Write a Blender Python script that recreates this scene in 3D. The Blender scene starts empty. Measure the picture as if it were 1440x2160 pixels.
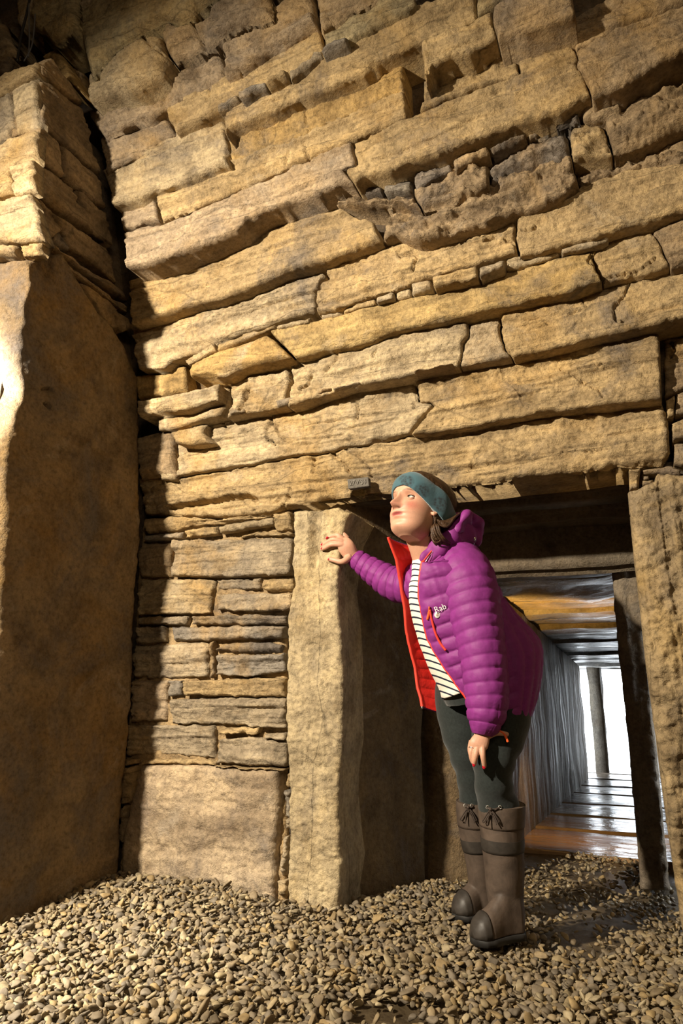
import bpy, bmesh, math, random
import numpy as np
from mathutils import Vector, Matrix

random.seed(7)
RNG = np.random.default_rng(11)
scene = bpy.context.scene
COL = scene.collection

# ------------------------------------------------------------------ camera
F_PX = 1420.0; PITCH = math.radians(14.8); YAW = math.radians(23.5); CAM_H = 0.75
FW = np.array([-math.sin(YAW)*math.cos(PITCH), math.cos(YAW)*math.cos(PITCH), math.sin(PITCH)])
RT = np.array([math.cos(YAW), math.sin(YAW), 0.0])
UP = np.cross(RT, FW)
CAM = np.array([0.0, 0.0, CAM_H])
cam_data = bpy.data.cameras.new('camera')
cam_data.sensor_fit = 'VERTICAL'; cam_data.sensor_height = 36.0
cam_data.lens = F_PX*36.0/2160.0
cam_data.clip_start = 0.05
cam = bpy.data.objects.new('camera', cam_data)
cam.location = CAM
cam.rotation_euler = (math.pi/2+PITCH, 0, YAW)
COL.objects.link(cam)
scene.camera = cam

# ------------------------------------------------------------------ world, lamps, exposure
world = bpy.data.worlds.new('overcast_sky'); scene.world = world
world.use_nodes = True
bg = world.node_tree.nodes['Background']
bg.inputs[0].default_value = (0.86, 0.93, 1.0, 1); bg.inputs[1].default_value = 5.0
scene.view_settings.view_transform = 'Standard'
scene.view_settings.look = 'None'
scene.view_settings.exposure = 0.0
scene.view_settings.gamma = 1.0

def lamp(name, kind, loc, target, energy, color, size=0.1, spot=None, blend=0.5):
    d = bpy.data.lights.new(name, kind); d.energy = energy; d.color = color
    if kind == 'AREA': d.size = size
    else: d.shadow_soft_size = size
    if kind == 'SPOT': d.spot_size = math.radians(spot); d.spot_blend = blend
    o = bpy.data.objects.new(name, d); o.location = loc
    o.rotation_euler = (Vector(target)-Vector(loc)).to_track_quat('-Z', 'Y').to_euler()
    COL.objects.link(o); return o
WARM = (1.0, 0.86, 0.62)
# the flood lamp of the chamber, on its tall stand to the left of the camera
lamp('chamber_flood_lamp', 'SPOT', (-2.49, -0.85, 2.72), (-1.25, 2.45, 1.05), 1560, (1.0, 0.87, 0.68), 0.06, 94, 1.0)
# two unseen narrow spots before the buttress: one brightens its edge, one the gravel
lamp('buttress_spotlight', 'SPOT', (-2.34, 0.55, 1.50), (-2.54, 1.63, 1.80), 1150, (1.0, 0.93, 0.80), 0.012, 49, 0.4)
lamp('gravel_spotlight', 'SPOT', (-2.34, 0.55, 1.20), (-1.72, 1.62, 0.0), 420, (1.0, 0.93, 0.80), 0.02, 42, 1.0)
# unseen soft fill light added behind the camera to lift the shaded sides
lamp('chamber_fill_light', 'AREA', (0.9, -1.3, 3.3), (-0.6, 2.0, 0.6), 26, (1.0, 0.78, 0.50), 0.9)
# small lamp inside the passage, behind the visitor, lighting the roof slabs
lamp('passage_lamp', 'SPOT', (-0.52, 4.0, 0.50), (-0.60, 4.5, 1.3), 85, (1.0, 0.62, 0.17), 0.03, 85, 0.6)
lamp('passage_floor_lamp', 'SPOT', (-0.52, 4.0, 0.50), (-0.40, 4.35, 0.0), 9, (1.0, 0.60, 0.2), 0.03, 120, 0.8)

# ------------------------------------------------------------------ pixel <-> place helpers
def rays(P):
    P = np.asarray(P, float)
    return FW + RT*((P[..., 0:1]-720)/F_PX) - UP*((P[..., 1:2]-1080)/F_PX)
def onY(P, Y):
    d = rays(P); return CAM + d*(Y/d[..., 1:2])
def onX(P, X):
    d = rays(P); return CAM + d*(X/d[..., 0:1])
def onZ(P, Z):
    d = rays(P); return CAM + d*((Z-CAM_H)/d[..., 2:3])
WALL_Y, CORB_Z, CORB_K = 2.484, 1.56, 0.30
def wall_depth(P):
    """depth of the (upwards overhanging) back wall along a pixel's ray"""
    d = rays(P); t = WALL_Y/d[..., 1]
    z = CAM_H + d[..., 2]*t
    # Y = WALL_Y - K (z - Z0)  with z = h + dz t, Y = dy t
    t2 = (WALL_Y + CORB_K*(CORB_Z-CAM_H))/(d[..., 1] + CORB_K*d[..., 2])
    t = np.where(z > CORB_Z, t2, t)
    return d[..., 1]*t

# ------------------------------------------------------------------ noise
def _h(i, j, k, s):
    n = (i*374761393 + j*668265263 + k*2147483647 + s*1274126177) & 0xffffffff
    n = ((n ^ (n >> 13))*1274126177) & 0xffffffff
    n = (n ^ (n >> 16))
    return (n & 0xffff)/32767.5 - 1.0
def vnoise(p, s=0):
    p = np.asarray(p, float); i = np.floor(p).astype(np.int64); f = p-i
    f = f*f*(3-2*f); r = 0
    for a in (0, 1):
        for b in (0, 1):
            for c in (0, 1):
                w = (f[..., 0] if a else 1-f[..., 0])*(f[..., 1] if b else 1-f[..., 1])*(f[..., 2] if c else 1-f[..., 2])
                r = r + w*_h(i[..., 0]+a, i[..., 1]+b, i[..., 2]+c, s)
    return r
def fbm(p, s=0, o=4, g=0.5):
    a, r, f = 1.0, 0, 1.0
    for k in range(o):
        r = r + a*vnoise(np.asarray(p)*f, s+k); a *= g; f *= 2.03
    return r
def n2(P, scale, s):
    return fbm(np.concatenate([P/scale, np.full(P.shape[:-1]+(1,), 0.37)], -1), s, 3)

# ------------------------------------------------------------------ materials
def mat(name):
    m = bpy.data.materials.new(name); m.use_nodes = True
    nt = m.node_tree; return m, nt, nt.nodes['Principled BSDF']
def node(nt, t, **kw):
    n = nt.nodes.new(t)
    for k, v in kw.items():
        if k in n.inputs: n.inputs[k].default_value = v
        else: setattr(n, k, v)
    return n
def ramp(nt, fac, stops):
    r = nt.nodes.new('ShaderNodeValToRGB'); e = r.color_ramp.elements
    while len(e) < len(stops): e.new(0.5)
    for q, (p, c) in zip(e, stops):
        q.position = p; q.color = (c[0], c[1], c[2], 1) if len(c) > 2 else (c[0],)*3+(1,)
    nt.links.new(fac, r.inputs[0]); return r.outputs[0]
def mixc(nt, mode, fac, a, b):
    m = nt.nodes.new('ShaderNodeMix'); m.data_type = 'RGBA'; m.blend_type = mode
    for v, i in ((fac, 0), (a, 6), (b, 7)):
        if hasattr(v, 'is_output'): nt.links.new(v, m.inputs[i])
        elif i == 0: m.inputs[0].default_value = v
        else: m.inputs[i].default_value = (v[0], v[1], v[2], 1)
    return m.outputs[2]
def noise(nt, vec, scale, detail=5, rough=0.6, dist=0.0):
    n = node(nt, 'ShaderNodeTexNoise', Scale=scale, Detail=detail, Roughness=rough, Distortion=dist)
    nt.links.new(vec, n.inputs['Vector']); return n.outputs[0]
def place(nt, scale=(1, 1, 1)):
    g = nt.nodes.new('ShaderNodeNewGeometry'); m = node(nt, 'ShaderNodeMapping')
    m.inputs['Scale'].default_value = scale
    nt.links.new(g.outputs['Position'], m.inputs['Vector']); return m.outputs[0]
def bump(nt, bs, h, strength, dist, prev=None):
    b = node(nt, 'ShaderNodeBump', Strength=strength, Distance=dist)
    nt.links.new(h, b.inputs['Height'])
    if prev is not None: nt.links.new(prev, b.inputs['Normal'])
    nt.links.new(b.outputs[0], bs.inputs['Normal']); return b.outputs[0]

def rock_material(name, strata=(2.2, 2.2, 26), rough=0.85, stain=(0.46, 0.27, 0.07), stain_amt=0.55, bumpy=1.0, spec=0.25, wet=None, crack=(1.1, 1.1, 7.5), cracked=.55, dark=.75, dhi=.46):
    m, nt, bs = mat(name)
    oc = node(nt, 'ShaderNodeObjectInfo').outputs['Color']
    iso = place(nt); lay = place(nt, strata)
    a = ramp(nt, noise(nt, lay, 1.0, 5, 0.62, 0.6), [(0.28, (0.50, 0.47, 0.45)), (0.45, (0.86, 0.84, 0.82)), (0.56, (1.02, 1, 0.97)), (0.75, (1.38, 1.32, 1.2))])
    c = mixc(nt, 'MULTIPLY', 0.85, oc, a)
    c = mixc(nt, 'MULTIPLY', 0.9, c, ramp(nt, noise(nt, iso, 7, 5, 0.65), [(0.3, (0.48, 0.45, 0.42)), (0.5, (1, 1, 1)), (0.7, (1.28, 1.26, 1.2))]))
    f = ramp(nt, noise(nt, iso, 2.3, 5, 0.6, 0.8), [(0.48, (0, 0, 0)), (0.72, (stain_amt,)*3)])
    c = mixc(nt, 'MIX', f, c, stain)
    pn = noise(nt, iso, 3.1, 6, 0.7, 0.5)
    c = mixc(nt, 'MIX', ramp(nt, pn, [(.60, (0, 0, 0)), (.74, (.42,)*3)]), c, (.50, .44, .35))
    g = ramp(nt, pn, [(0.30, (dark,)*3), (dhi, (0, 0, 0))])
    c = mixc(nt, 'MIX', g, c, (0.13, 0.11, 0.095))
    wv = node(nt, 'ShaderNodeTexNoise', Scale=3.0, Detail=2.0); nt.links.new(iso, wv.inputs['Vector'])
    cv = node(nt, 'ShaderNodeVectorMath', operation='MULTIPLY_ADD'); cv.inputs[1].default_value = (.55, .55, .55)
    nt.links.new(wv.outputs['Color'], cv.inputs[0]); nt.links.new(place(nt, tuple(.9*v for v in crack)), cv.inputs[2])
    vo = node(nt, 'ShaderNodeTexVoronoi', Scale=1.0, feature='DISTANCE_TO_EDGE'); nt.links.new(cv.outputs[0], vo.inputs['Vector'])
    ck = ramp(nt, vo.outputs['Distance'], [(0.0, (.28,)*3), (.014, (1,)*3)])
    c = mixc(nt, 'MULTIPLY', .8*cracked, c, ck)
    sp = ramp(nt, noise(nt, iso, 60, 3, 0.7), [(0.3, (0.55,)*3), (0.5, (1, 1, 1)), (0.72, (1.3,)*3)])
    c = mixc(nt, 'MULTIPLY', 0.8, c, sp)
    nt.links.new(c, bs.inputs['Base Color'])
    bs.inputs['Roughness'].default_value = rough
    bs.inputs['Specular IOR Level'].default_value = spec
    if wet is not None:
        nt.links.new(ramp(nt, noise(nt, lay, 1.3, 5, 0.6), [(0.35, (wet,)*3), (0.65, (rough,)*3)]), bs.inputs['Roughness'])
    n0 = bump(nt, bs, ck, .7*cracked, 0.008)
    n1 = bump(nt, bs, noise(nt, lay, 2.0, 5, 0.7, 0.4), 0.55*bumpy, 0.014, n0)
    n2_ = bump(nt, bs, noise(nt, iso, 24, 6, 0.75), 0.8*bumpy, 0.020, n1)
    bump(nt, bs, noise(nt, iso, 120, 3, 0.7), 0.6*bumpy, 0.004, n2_)
    return m
M_ROCK = rock_material('layered_sandstone')
M_UPRIGHT = rock_material('upright_sandstone', (6, 6, 2.6), bumpy=.9, crack=(5, 5, 1.1), dark=.45, stain=(.42,.27,.08))
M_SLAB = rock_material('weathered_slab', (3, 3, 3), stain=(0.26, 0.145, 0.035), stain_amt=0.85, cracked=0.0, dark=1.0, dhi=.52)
M_PASS = rock_material('damp_passage_stone', (5, 5, 1.5), rough=0.8, stain=(0.17, 0.10, 0.04), spec=0.3, wet=0.5, cracked=.0)
M_LONG = rock_material('streaked_damp_slab', (4, 14, 1.1), rough=0.75, stain=(0.16, 0.10, 0.05), spec=0.4, wet=0.30, cracked=.0)
M_BASE = rock_material('stained_base_stone', (1.6, 1.6, 4.5), stain=(0.20, 0.14, 0.10), stain_amt=0.8, cracked=0.0, dark=1.0, dhi=.53)
M_ROOF = rock_material('wet_roof_stone', (2.5, 6, 3), rough=0.5, spec=0.5, wet=0.16, stain=(0.35, 0.2, 0.05), cracked=.3)
M_MORTAR = rock_material('earth_packing', (8, 8, 8), stain=(0.25, 0.15, 0.06))

# ------------------------------------------------------------------ object helpers
def add_obj(name, me, m=None, parent=None, color=None, label=None, cat=None, group=None, kind=None, loc=None, smooth=True):
    o = bpy.data.objects.new(name, me); COL.objects.link(o)
    if m is not None and len(me.materials) == 0: me.materials.append(m)
    if smooth is True and isinstance(me, bpy.types.Mesh):
        me.polygons.foreach_set('use_smooth', [True]*len(me.polygons))
    if loc is not None: o.location = loc
    if parent is not None: o.parent = parent
    if color is not None: o.color = (*color, 1)
    for k, v in (('label', label), ('category', cat), ('group', group), ('kind', kind)):
        if v: o[k] = v
    return o
def empty(name, loc, label=None, cat=None, group=None, kind=None):
    o = bpy.data.objects.new(name, None); o.location = loc; o.empty_display_size = 0.1; COL.objects.link(o)
    for k, v in (('label', label), ('category', cat), ('group', group), ('kind', kind)):
        if v: o[k] = v
    bpy.context.view_layer.update()
    return o
def mesh_from(name, V, Fc):
    me = bpy.data.meshes.new(name); me.from_pydata([tuple(v) for v in V], [], [tuple(f) for f in Fc]); me.update(); return me
def grid_mesh(name, V, nv, nu, back, mid=None):
    """V: (nv,nu,3) front grid; back (and mid): ring positions behind it; closed solid"""
    idx = np.arange(nv*nu).reshape(nv, nu)
    quads = [np.stack([idx[:-1, :-1], idx[1:, :-1], idx[1:, 1:], idx[:-1, 1:]], -1).reshape(-1, 4)]
    ring = np.concatenate([idx[0, :], idx[1:, -1], idx[-1, -2::-1], idx[-2:0:-1, 0]])
    m = len(ring); nx = np.roll(np.arange(m), -1); verts = [V.reshape(-1, 3)]; n0 = nv*nu; prev = ring
    for B in ([mid] if mid is not None else [])+[back]:
        verts.append(B.reshape(-1, 3)[ring]); cur = n0+np.arange(m); n0 += m
        quads.append(np.stack([prev, prev[nx], cur[nx], cur], -1)); prev = cur
    verts = np.concatenate(verts); quads = np.concatenate(quads); nq = len(quads)
    me = bpy.data.meshes.new(name)
    me.vertices.add(len(verts)); me.vertices.foreach_set('co', verts.ravel())
    me.loops.add(nq*4+m); me.polygons.add(nq+1)
    me.loops.foreach_set('vertex_index', np.concatenate([quads.ravel(), prev[::-1]]))
    me.polygons.foreach_set('loop_start', np.concatenate([np.arange(nq)*4, [nq*4]]))
    me.polygons.foreach_set('loop_total', np.concatenate([np.full(nq, 4), [m]]))
    me.update(calc_edges=True); me.validate()
    return me
def resample(L, n):
    L = np.asarray(L, float); d = np.concatenate([[0], np.cumsum(np.linalg.norm(np.diff(L, axis=0), axis=1))])
    t = np.linspace(0, d[-1], n); return np.stack([np.interp(t, d, L[:, 0]), np.interp(t, d, L[:, 1])], -1)
def seg_dist(P, pl):
    best = np.full(P.shape[:-1], 1e9)
    for a, b in zip(pl[:-1], pl[1:]):
        a = np.array(a, float); b = np.array(b, float); ab = b-a
        t = np.clip(((P-a)@ab)/(ab@ab+1e-9), 0, 1)
        best = np.minimum(best, np.linalg.norm(P-(a+t[..., None]*ab), axis=-1))
    return best
CRACKS = []           # (pixel polyline, half width px, depth m)
def patch_px(top, bot, left, right, gap, step, wob=2.6, ws=22):
    """Coons patch of pixel points between four boundary polylines"""
    W = max(np.linalg.norm(np.diff(np.array(top, float), axis=0), axis=1).sum(), np.linalg.norm(np.diff(np.array(bot, float), axis=0), axis=1).sum())
    H = max(np.linalg.norm(np.diff(np.array(left, float), axis=0), axis=1).sum(), np.linalg.norm(np.diff(np.array(right, float), axis=0), axis=1).sum())
    nu = int(min(max(W/step, 6), 420)); nv = int(min(max(H/step, 5), 300))
    T, B, L, R = resample(top, nu), resample(bot, nu), resample(left, nv), resample(right, nv)
    u = np.linspace(0, 1, nu)[None, :, None]; v = np.linspace(0, 1, nv)[:, None, None]
    P = (1-v)*T[None]+v*B[None]+(1-u)*L[:, None]+u*R[:, None] - ((1-u)*(1-v)*T[0]+u*(1-v)*T[-1]+(1-u)*v*B[0]+u*v*B[-1])
    g = min(gap, 0.3*H, 0.3*W)
    P = P + np.concatenate([g*(1-2*u)+0*v, g*(1-2*v)+0*u], -1)
    P0 = P; P = P + wob*np.stack([n2(P, ws, 5), n2(P, ws, 9)], -1)
    e = np.minimum(np.minimum(u, 1-u)[..., 0]*W+0*v[..., 0], np.minimum(v, 1-v)[..., 0]*H+0*u[..., 0])
    patch_px.plain = P0
    return P, e, nu, nv
def make_stone(name, top, bot, left, right, plane, parent, color, m=None, gap=2.1, step=3.0, rough=1.0, rad=0.016, thick=0.2,
               axis='Y', label=None, strat=1.0, seed=None, cat=None, warp=None, kind=None, wob=2.6, ws=22):
    """a stone whose seen face fills the given pixel outline on the plane axis=plane"""
    seed = random.randint(0, 9999) if seed is None else seed
    P, e, nu, nv = patch_px(top, bot, left, right, gap, step, wob, ws)
    Q = onY(P, plane) if axis == 'Y' else onX(P, plane)
    dist = np.linalg.norm(Q-CAM, axis=-1)
    em = e*dist/F_PX
    x = 1-np.clip(em/rad, 0, 1)
    back = rad*0.9*(1-np.sqrt(np.clip(1-x*x, 0, 1)))
    base = Q*3.1+seed*0.173
    rel = 0.0085*rough*fbm(base, seed % 50, 4, 0.55)
    if strat:
        sz = Q*np.array([1.3, 1.3, 17.0]) if strat > 0 else Q*np.array([17.0, 17.0, 1.2])
        s = fbm(sz+seed*0.31, 3, 4, 0.6)
        rel = rel + 0.0060*abs(strat)*rough*(.5*s+1.1*np.tanh(7*s)) - .005*abs(strat)*np.clip(.10-np.abs(fbm(sz*1.7+9, 29, 3, .6)), 0, 1)*8
    rel = rel + 0.0050*rough*fbm(Q*np.array([22, 22, 34]), 17, 4, 0.65)
    tilt = random.uniform(-1, 1)*0.008*rough
    vv = np.linspace(-1, 1, nv)[:, None]; rel = rel + tilt*vv
    for pl, w, dep in CRACKS:
        pl_ = np.array(pl)
        if pl_[:, 0].max() < P[..., 0].min()-10 or pl_[:, 0].min() > P[..., 0].max()+10 or pl_[:, 1].max() < P[..., 1].min()-10 or pl_[:, 1].min() > P[..., 1].max()+10: continue
        dd = seg_dist(P+3*np.stack([n2(P, 9, 31), n2(P, 9, 37)], -1), pl_)
        back = back + dep*np.clip(1.25-dd/w, 0, 1)**0.6
    if warp is not None: back = back + warp(P, Q)
    V = Q.copy(); Bk = onY(patch_px.plain, plane) if axis == 'Y' else onX(patch_px.plain, plane)
    if axis == 'Y':
        V[..., 1] += back - rel; Bk[..., 1] = plane+thick
    else:
        V[..., 0] += -(back - rel); Bk[..., 0] = plane-thick
    c = V.reshape(-1, 3).mean(0)
    pl0 = np.array(parent.matrix_world.translation) if parent is not None else np.zeros(3)
    Md = Bk.copy(); Md[..., 1 if axis == 'Y' else 0] = plane+(.03+.2*rad if axis == 'Y' else -.03-.2*rad)
    me = grid_mesh(name, V-c, nv, nu, Bk-c, Md-c)
    return add_obj(name, me, m or M_ROCK, parent, color, label=label, cat=cat, loc=tuple(c-pl0), kind=kind)
def yat(L, x):
    L = np.asarray(L, float); return float(np.interp(x, L[:, 0], L[:, 1]))
def cut(L, xa, xb):
    L = [tuple(p) for p in L]
    return [(xa, yat(L, xa))]+[p for p in L if xa+1 < p[0] < xb-1]+[(xb, yat(L, xb))]
def course(name, top, bot, joints, parent, colors, prot=0.0, plane=None, **kw):
    """a row of stones between two pixel lines; joints: x, (x_top, x_bottom) or a polyline"""
    js = []
    for j in joints:
        if isinstance(j, (int, float)): j = (j, j)
        if isinstance(j[0], (int, float)): pl = [(j[0], yat(top, j[0])), (j[1], yat(bot, j[1]))]
        else:
            pl = [tuple(p) for p in j]; pl[0] = (pl[0][0], yat(top, pl[0][0])); pl[-1] = (pl[-1][0], yat(bot, pl[-1][0]))
        js.append(pl)
    out = []
    for k, (a, b) in enumerate(zip(js[:-1], js[1:])):
        T = cut(top, a[0][0], b[0][0]); B = cut(bot, a[-1][0], b[-1][0])
        mid = np.array([[(B[0][0]+B[-1][0])/2, (B[0][1]+B[-1][1])/2]])
        pr = prot[k] if isinstance(prot, (list, tuple)) else prot
        pln = (float(wall_depth(mid)[0]) if plane is None else plane) - pr - random.uniform(-0.012, 0.016)
        c = colors[k % len(colors)] if isinstance(colors, list) else colors
        f = random.uniform(0.9, 1.1)
        out.append(make_stone(name, T, B, a, b, pln, parent, tuple(f*v for v in c), **kw))
    return out
def _m(c, k=.55): return tuple(k*a+(1-k)*b for a, b in zip(c, (.39, .288, .152)))
TAN = (0.41, 0.302, 0.160); GREY = (0.33, 0.295, 0.24); PALE = (0.44, 0.37, 0.255); OCH = (0.42, 0.27, 0.09)
BRN = (0.29, 0.215, 0.135); DRK = (0.17, 0.145, 0.12); SLT = (0.21, 0.20, 0.185); MAU = (0.31, 0.255, 0.215); GRN = (0.35, 0.315, 0.2)
GREY, PALE, OCH, BRN, SLT, MAU, GRN = _m(GREY), _m(PALE), _m(OCH, .6), _m(BRN, .8), _m(SLT, .8), _m(MAU, .5), _m(GRN)

# ------------------------------------------------------------------ room shell
def quad_slab(name, pts, th, m, color, **kw):
    """thin solid from 4 corner points, thickened along its normal"""
    p = [Vector(q) for q in pts]; n = (p[1]-p[0]).cross(p[3]-p[0]).normalized()*th
    V = [tuple(q) for q in p]+[tuple(q-n) for q in p]
    Fc = [(0, 1, 2, 3), (7, 6, 5, 4)]+[(i, i+4, (i+1) % 4+4, (i+1) % 4) for i in range(4)]
    return add_obj(name, mesh_from(name, V, Fc), m, None, color, smooth=False, **kw)
DX0, DX1 = -1.30, 0.075        # doorway in the back wall
DZ = 1.53
wb = []
def bx(V, Fc, x0, x1, y0, y1, z0, z1, k=0.0):
    b = len(V)
    for z in (z0, z1):
        dy = -k*(z-z0) if z == z1 else 0
        V += [(x0, y0+dy, z), (x1, y0+dy, z), (x1, y1+dy, z), (x0, y1+dy, z)]
    Fc += [(b, b+3, b+2, b+1), (b+4, b+5, b+6, b+7)]+[(b+i, b+(i+1) % 4, b+(i+1) % 4+4, b+i+4) for i in range(4)]
V, Fc = [], []
yb = WALL_Y+0.05
bx(V, Fc, -3.6, DX0, yb, yb+0.3, -0.15, DZ); bx(V, Fc, DX1, 1.6, yb, yb+0.3, -0.15, DZ)
bx(V, Fc, -3.6, 1.6, yb+.06, yb+0.36, DZ, CORB_Z)
bx(V, Fc, -3.6, 1.6, yb+.06, yb+0.36, CORB_Z, 5.2, CORB_K)
wall_back = add_obj('wall_back', mesh_from('wall_back', V, Fc), M_MORTAR, None, (0.07, 0.055, 0.04), kind='structure', smooth=False,
                    label='overhanging drystone wall of long layered slabs above the doorway', cat='wall')
for nm, pts in (('wall_right', [(1.6, 3.0, -0.2), (1.6, -2.4, -0.2), (1.6, -2.4, 4.6), (1.6, 3.0, 4.6)]),
                ('wall_left', [(-3.6, -2.4, -0.2), (-3.6, 3.0, -0.2), (-3.6, 3.0, 4.6), (-3.6, -2.4, 4.6)]),
                ('wall_front', [(1.6, -2.4, -0.2), (-3.6, -2.4, -0.2), (-3.6, -2.4, 4.6), (1.6, -2.4, 4.6)]),
                ('ceiling', [(-3.6, -2.4, 4.6), (-3.6, 3.0, 4.6), (1.6, 3.0, 4.6), (1.6, -2.4, 4.6)])):
    quad_slab(nm, pts, 0.2, M_SLAB, (0.30, 0.235, 0.15), kind='structure')
# ------------------------------------------------------------------ back wall: course lines traced in pixels
L0 = [(178,152),(193,137),(232,93),(253,79),(297,52),(337,31),(370,36),(390,28),(405,13),(430,-8),(480,-40),(600,-110)]
L0b = [(184,215),(230,197),(290,182),(335,150),(355,117),(390,108),(422,90),(442,85),(472,55),(501,38),(541,38),(568,26),(600,0),(680,-40),(790,-100)]
L1 = [(214,289),(265,262),(308,248),(343,227),(367,216),(390,198),(440,175),(501,144),(541,122),(574,102),(600,86),(661,58),(679,52),(708,32),(725,17),(763,3),(830,-40),(930,-90)]
L2a = [(445,225),(470,210),(509,192),(539,175),(562,168),(600,145),(626,130),(670,102),(731,76),(740,72)]
L2 = [(214,358),(232,348),(256,338),(308,309),(352,287),(384,267),(399,260),(451,235),(474,227),(509,207),(539,190),(562,182),(594,167),(626,146),(670,115),(731,90),(763,73),(798,54),(842,35),(862,25),(880,12),(915,0),(1000,-40),(1120,-90)]
L2b = [(472,294),(478,275),(501,262),(553,240),(600,214),(664,192),(717,172),(763,152),(798,125),(848,102),(883,87),(921,70),(976,50),(990,40),(1020,26),(1037,17),(1052,6),(1090,-12),(1300,-110)]
L3 = [(232,432),(285,420),(326,398),(367,385),(399,373),(437,358),(486,341),(530,326),(600,298),(638,283),(690,256),(740,236),(781,222),(816,201),(848,187),(870,176),(892,175),(947,164),(1020,140),(1052,116),(1090,105),(1131,85),(1189,52),(1241,18),(1300,-15),(1450,-80)]
L3r = [(884,175),(894,172),(909,137),(950,117),(988,108),(1020,87),(1061,67),(1137,50),(1195,32),(1241,15),(1300,-15),(1450,-80)]
L4 = [(246,486),(276,478),(302,469),(334,464),(384,443),(428,425),(457,414),(509,391),(544,376),(600,350),(647,332),(696,312),(740,294),(804,268),(851,248),(892,233),(944,210),(979,200),(1020,184),(1093,155),(1137,137),(1180,120),(1210,105),(1242,88),(1268,76),(1312,56),(1347,44),(1384,32),(1455,5)]
L5f = [(250,566),(305,560),(355,546),(430,517),(470,500),(500,487),(524,465),(560,442),(600,428),(658,411),(711,388),(743,383),(769,370),(819,361),(862,344),(915,326),(950,315),(1020,283),(1078,260),(1137,245),(1183,230),(1224,207),(1247,198),(1312,175),(1355,149),(1399,122),(1455,98)]
L5 = [(250,588),(305,577),(343,565),(396,551),(440,530),(477,516),(524,498),(553,492),(600,469),(638,454),(711,425),(746,414),(804,408),(870,402),(890,385),(929,361),(967,338),(1020,322),(1096,292),(1140,286),(1169,280),(1204,251),(1224,248),(1282,246),(1312,233),(1338,216),(1399,192),(1455,170)]
L5b = [(840,430),(886,438),(960,423),(1020,395),(1084,362),(1137,352),(1207,332),(1282,322),(1340,308),(1455,262)]
L6 = [(268,684),(277,682),(329,671),(366,657),(404,642),(466,628),(499,617),(527,606),(600,576),(650,562),(696,548),(722,536),(769,521),(804,510),(833,501),(877,512),(900,508),(930,500),(959,490),(1020,475),(1084,449),(1131,440),(1183,422),(1207,402),(1224,387),(1282,367),(1326,352),(1364,345),(1399,346),(1455,336)]
L7 = [(282,775),(340,774),(360,757),(400,745),(450,724),(520,700),(560,690),(582,682),(640,665),(660,660),(707,653),(721,643),(751,631),(790,621),(834,610),(862,601),(909,586),(970,569),(1008,560),(1064,542),(1093,534),(1137,527),(1183,516),(1224,505),(1259,500),(1288,487),(1329,475),(1370,466),(1399,457),(1455,440)]
L7b = [(282,790),(343,786),(399,767),(427,752),(454,741),(538,709),(582,694),(643,680),(665,675),(707,665),(751,650),(790,639),(834,629),(870,621),(907,611),(943,601),(1005,586),(1020,580),(1064,565),(1107,557),(1180,536),(1224,527),(1271,516),(1300,503),(1340,490),(1380,478),(1455,458)]
L8 = [(285,842),(343,833),(399,822),(438,814),(468,804),(477,796),(510,787),(563,770),(588,762),(610,756),(640,750),(682,736),(737,729),(784,717),(801,708),(834,697),(882,686),(934,675),(993,661),(1040,650),(1109,636),(1151,624),(1207,614),(1253,597),(1312,583),(1364,574),(1414,560),(1455,554)]
L9 = [(285,920),(330,908),(371,905),(410,893),(454,882),(518,870),(552,865),(582,859),(621,851),(668,834),(687,828),(737,814),(807,802),(846,795),(904,781),(959,774),(1001,767),(1040,762),(1079,755),(1109,747),(1151,740),(1193,731),(1229,719),(1276,708),(1312,701),(1359,691),(1455,670)]
L9t = [(x, y-(9 if 480 < x < 960 else 2)) for x, y in L9]
L10 = [(290,1010),(335,1004),(371,1007),(404,1000),(427,997),(477,990),(527,982),(579,970),(616,962),(657,959),(693,951),(732,941),(779,935),(818,926),(859,916),(904,914),(932,909),(987,901),(1040,890),(1104,879),(1162,867),(1184,867),(1234,861),(1284,857),(1354,848),(1400,842)]
L11 = [(295,1084),(350,1087),(420,1090),(499,1092),(565,1084),(593,1073),(640,1062),(690,1052),(773,1041),(900,1031),(1040,1018),(1090,1010),(1151,1004),(1207,998),(1262,990),(1304,983),(1346,982),(1398,979),(1416,972)]
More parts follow.
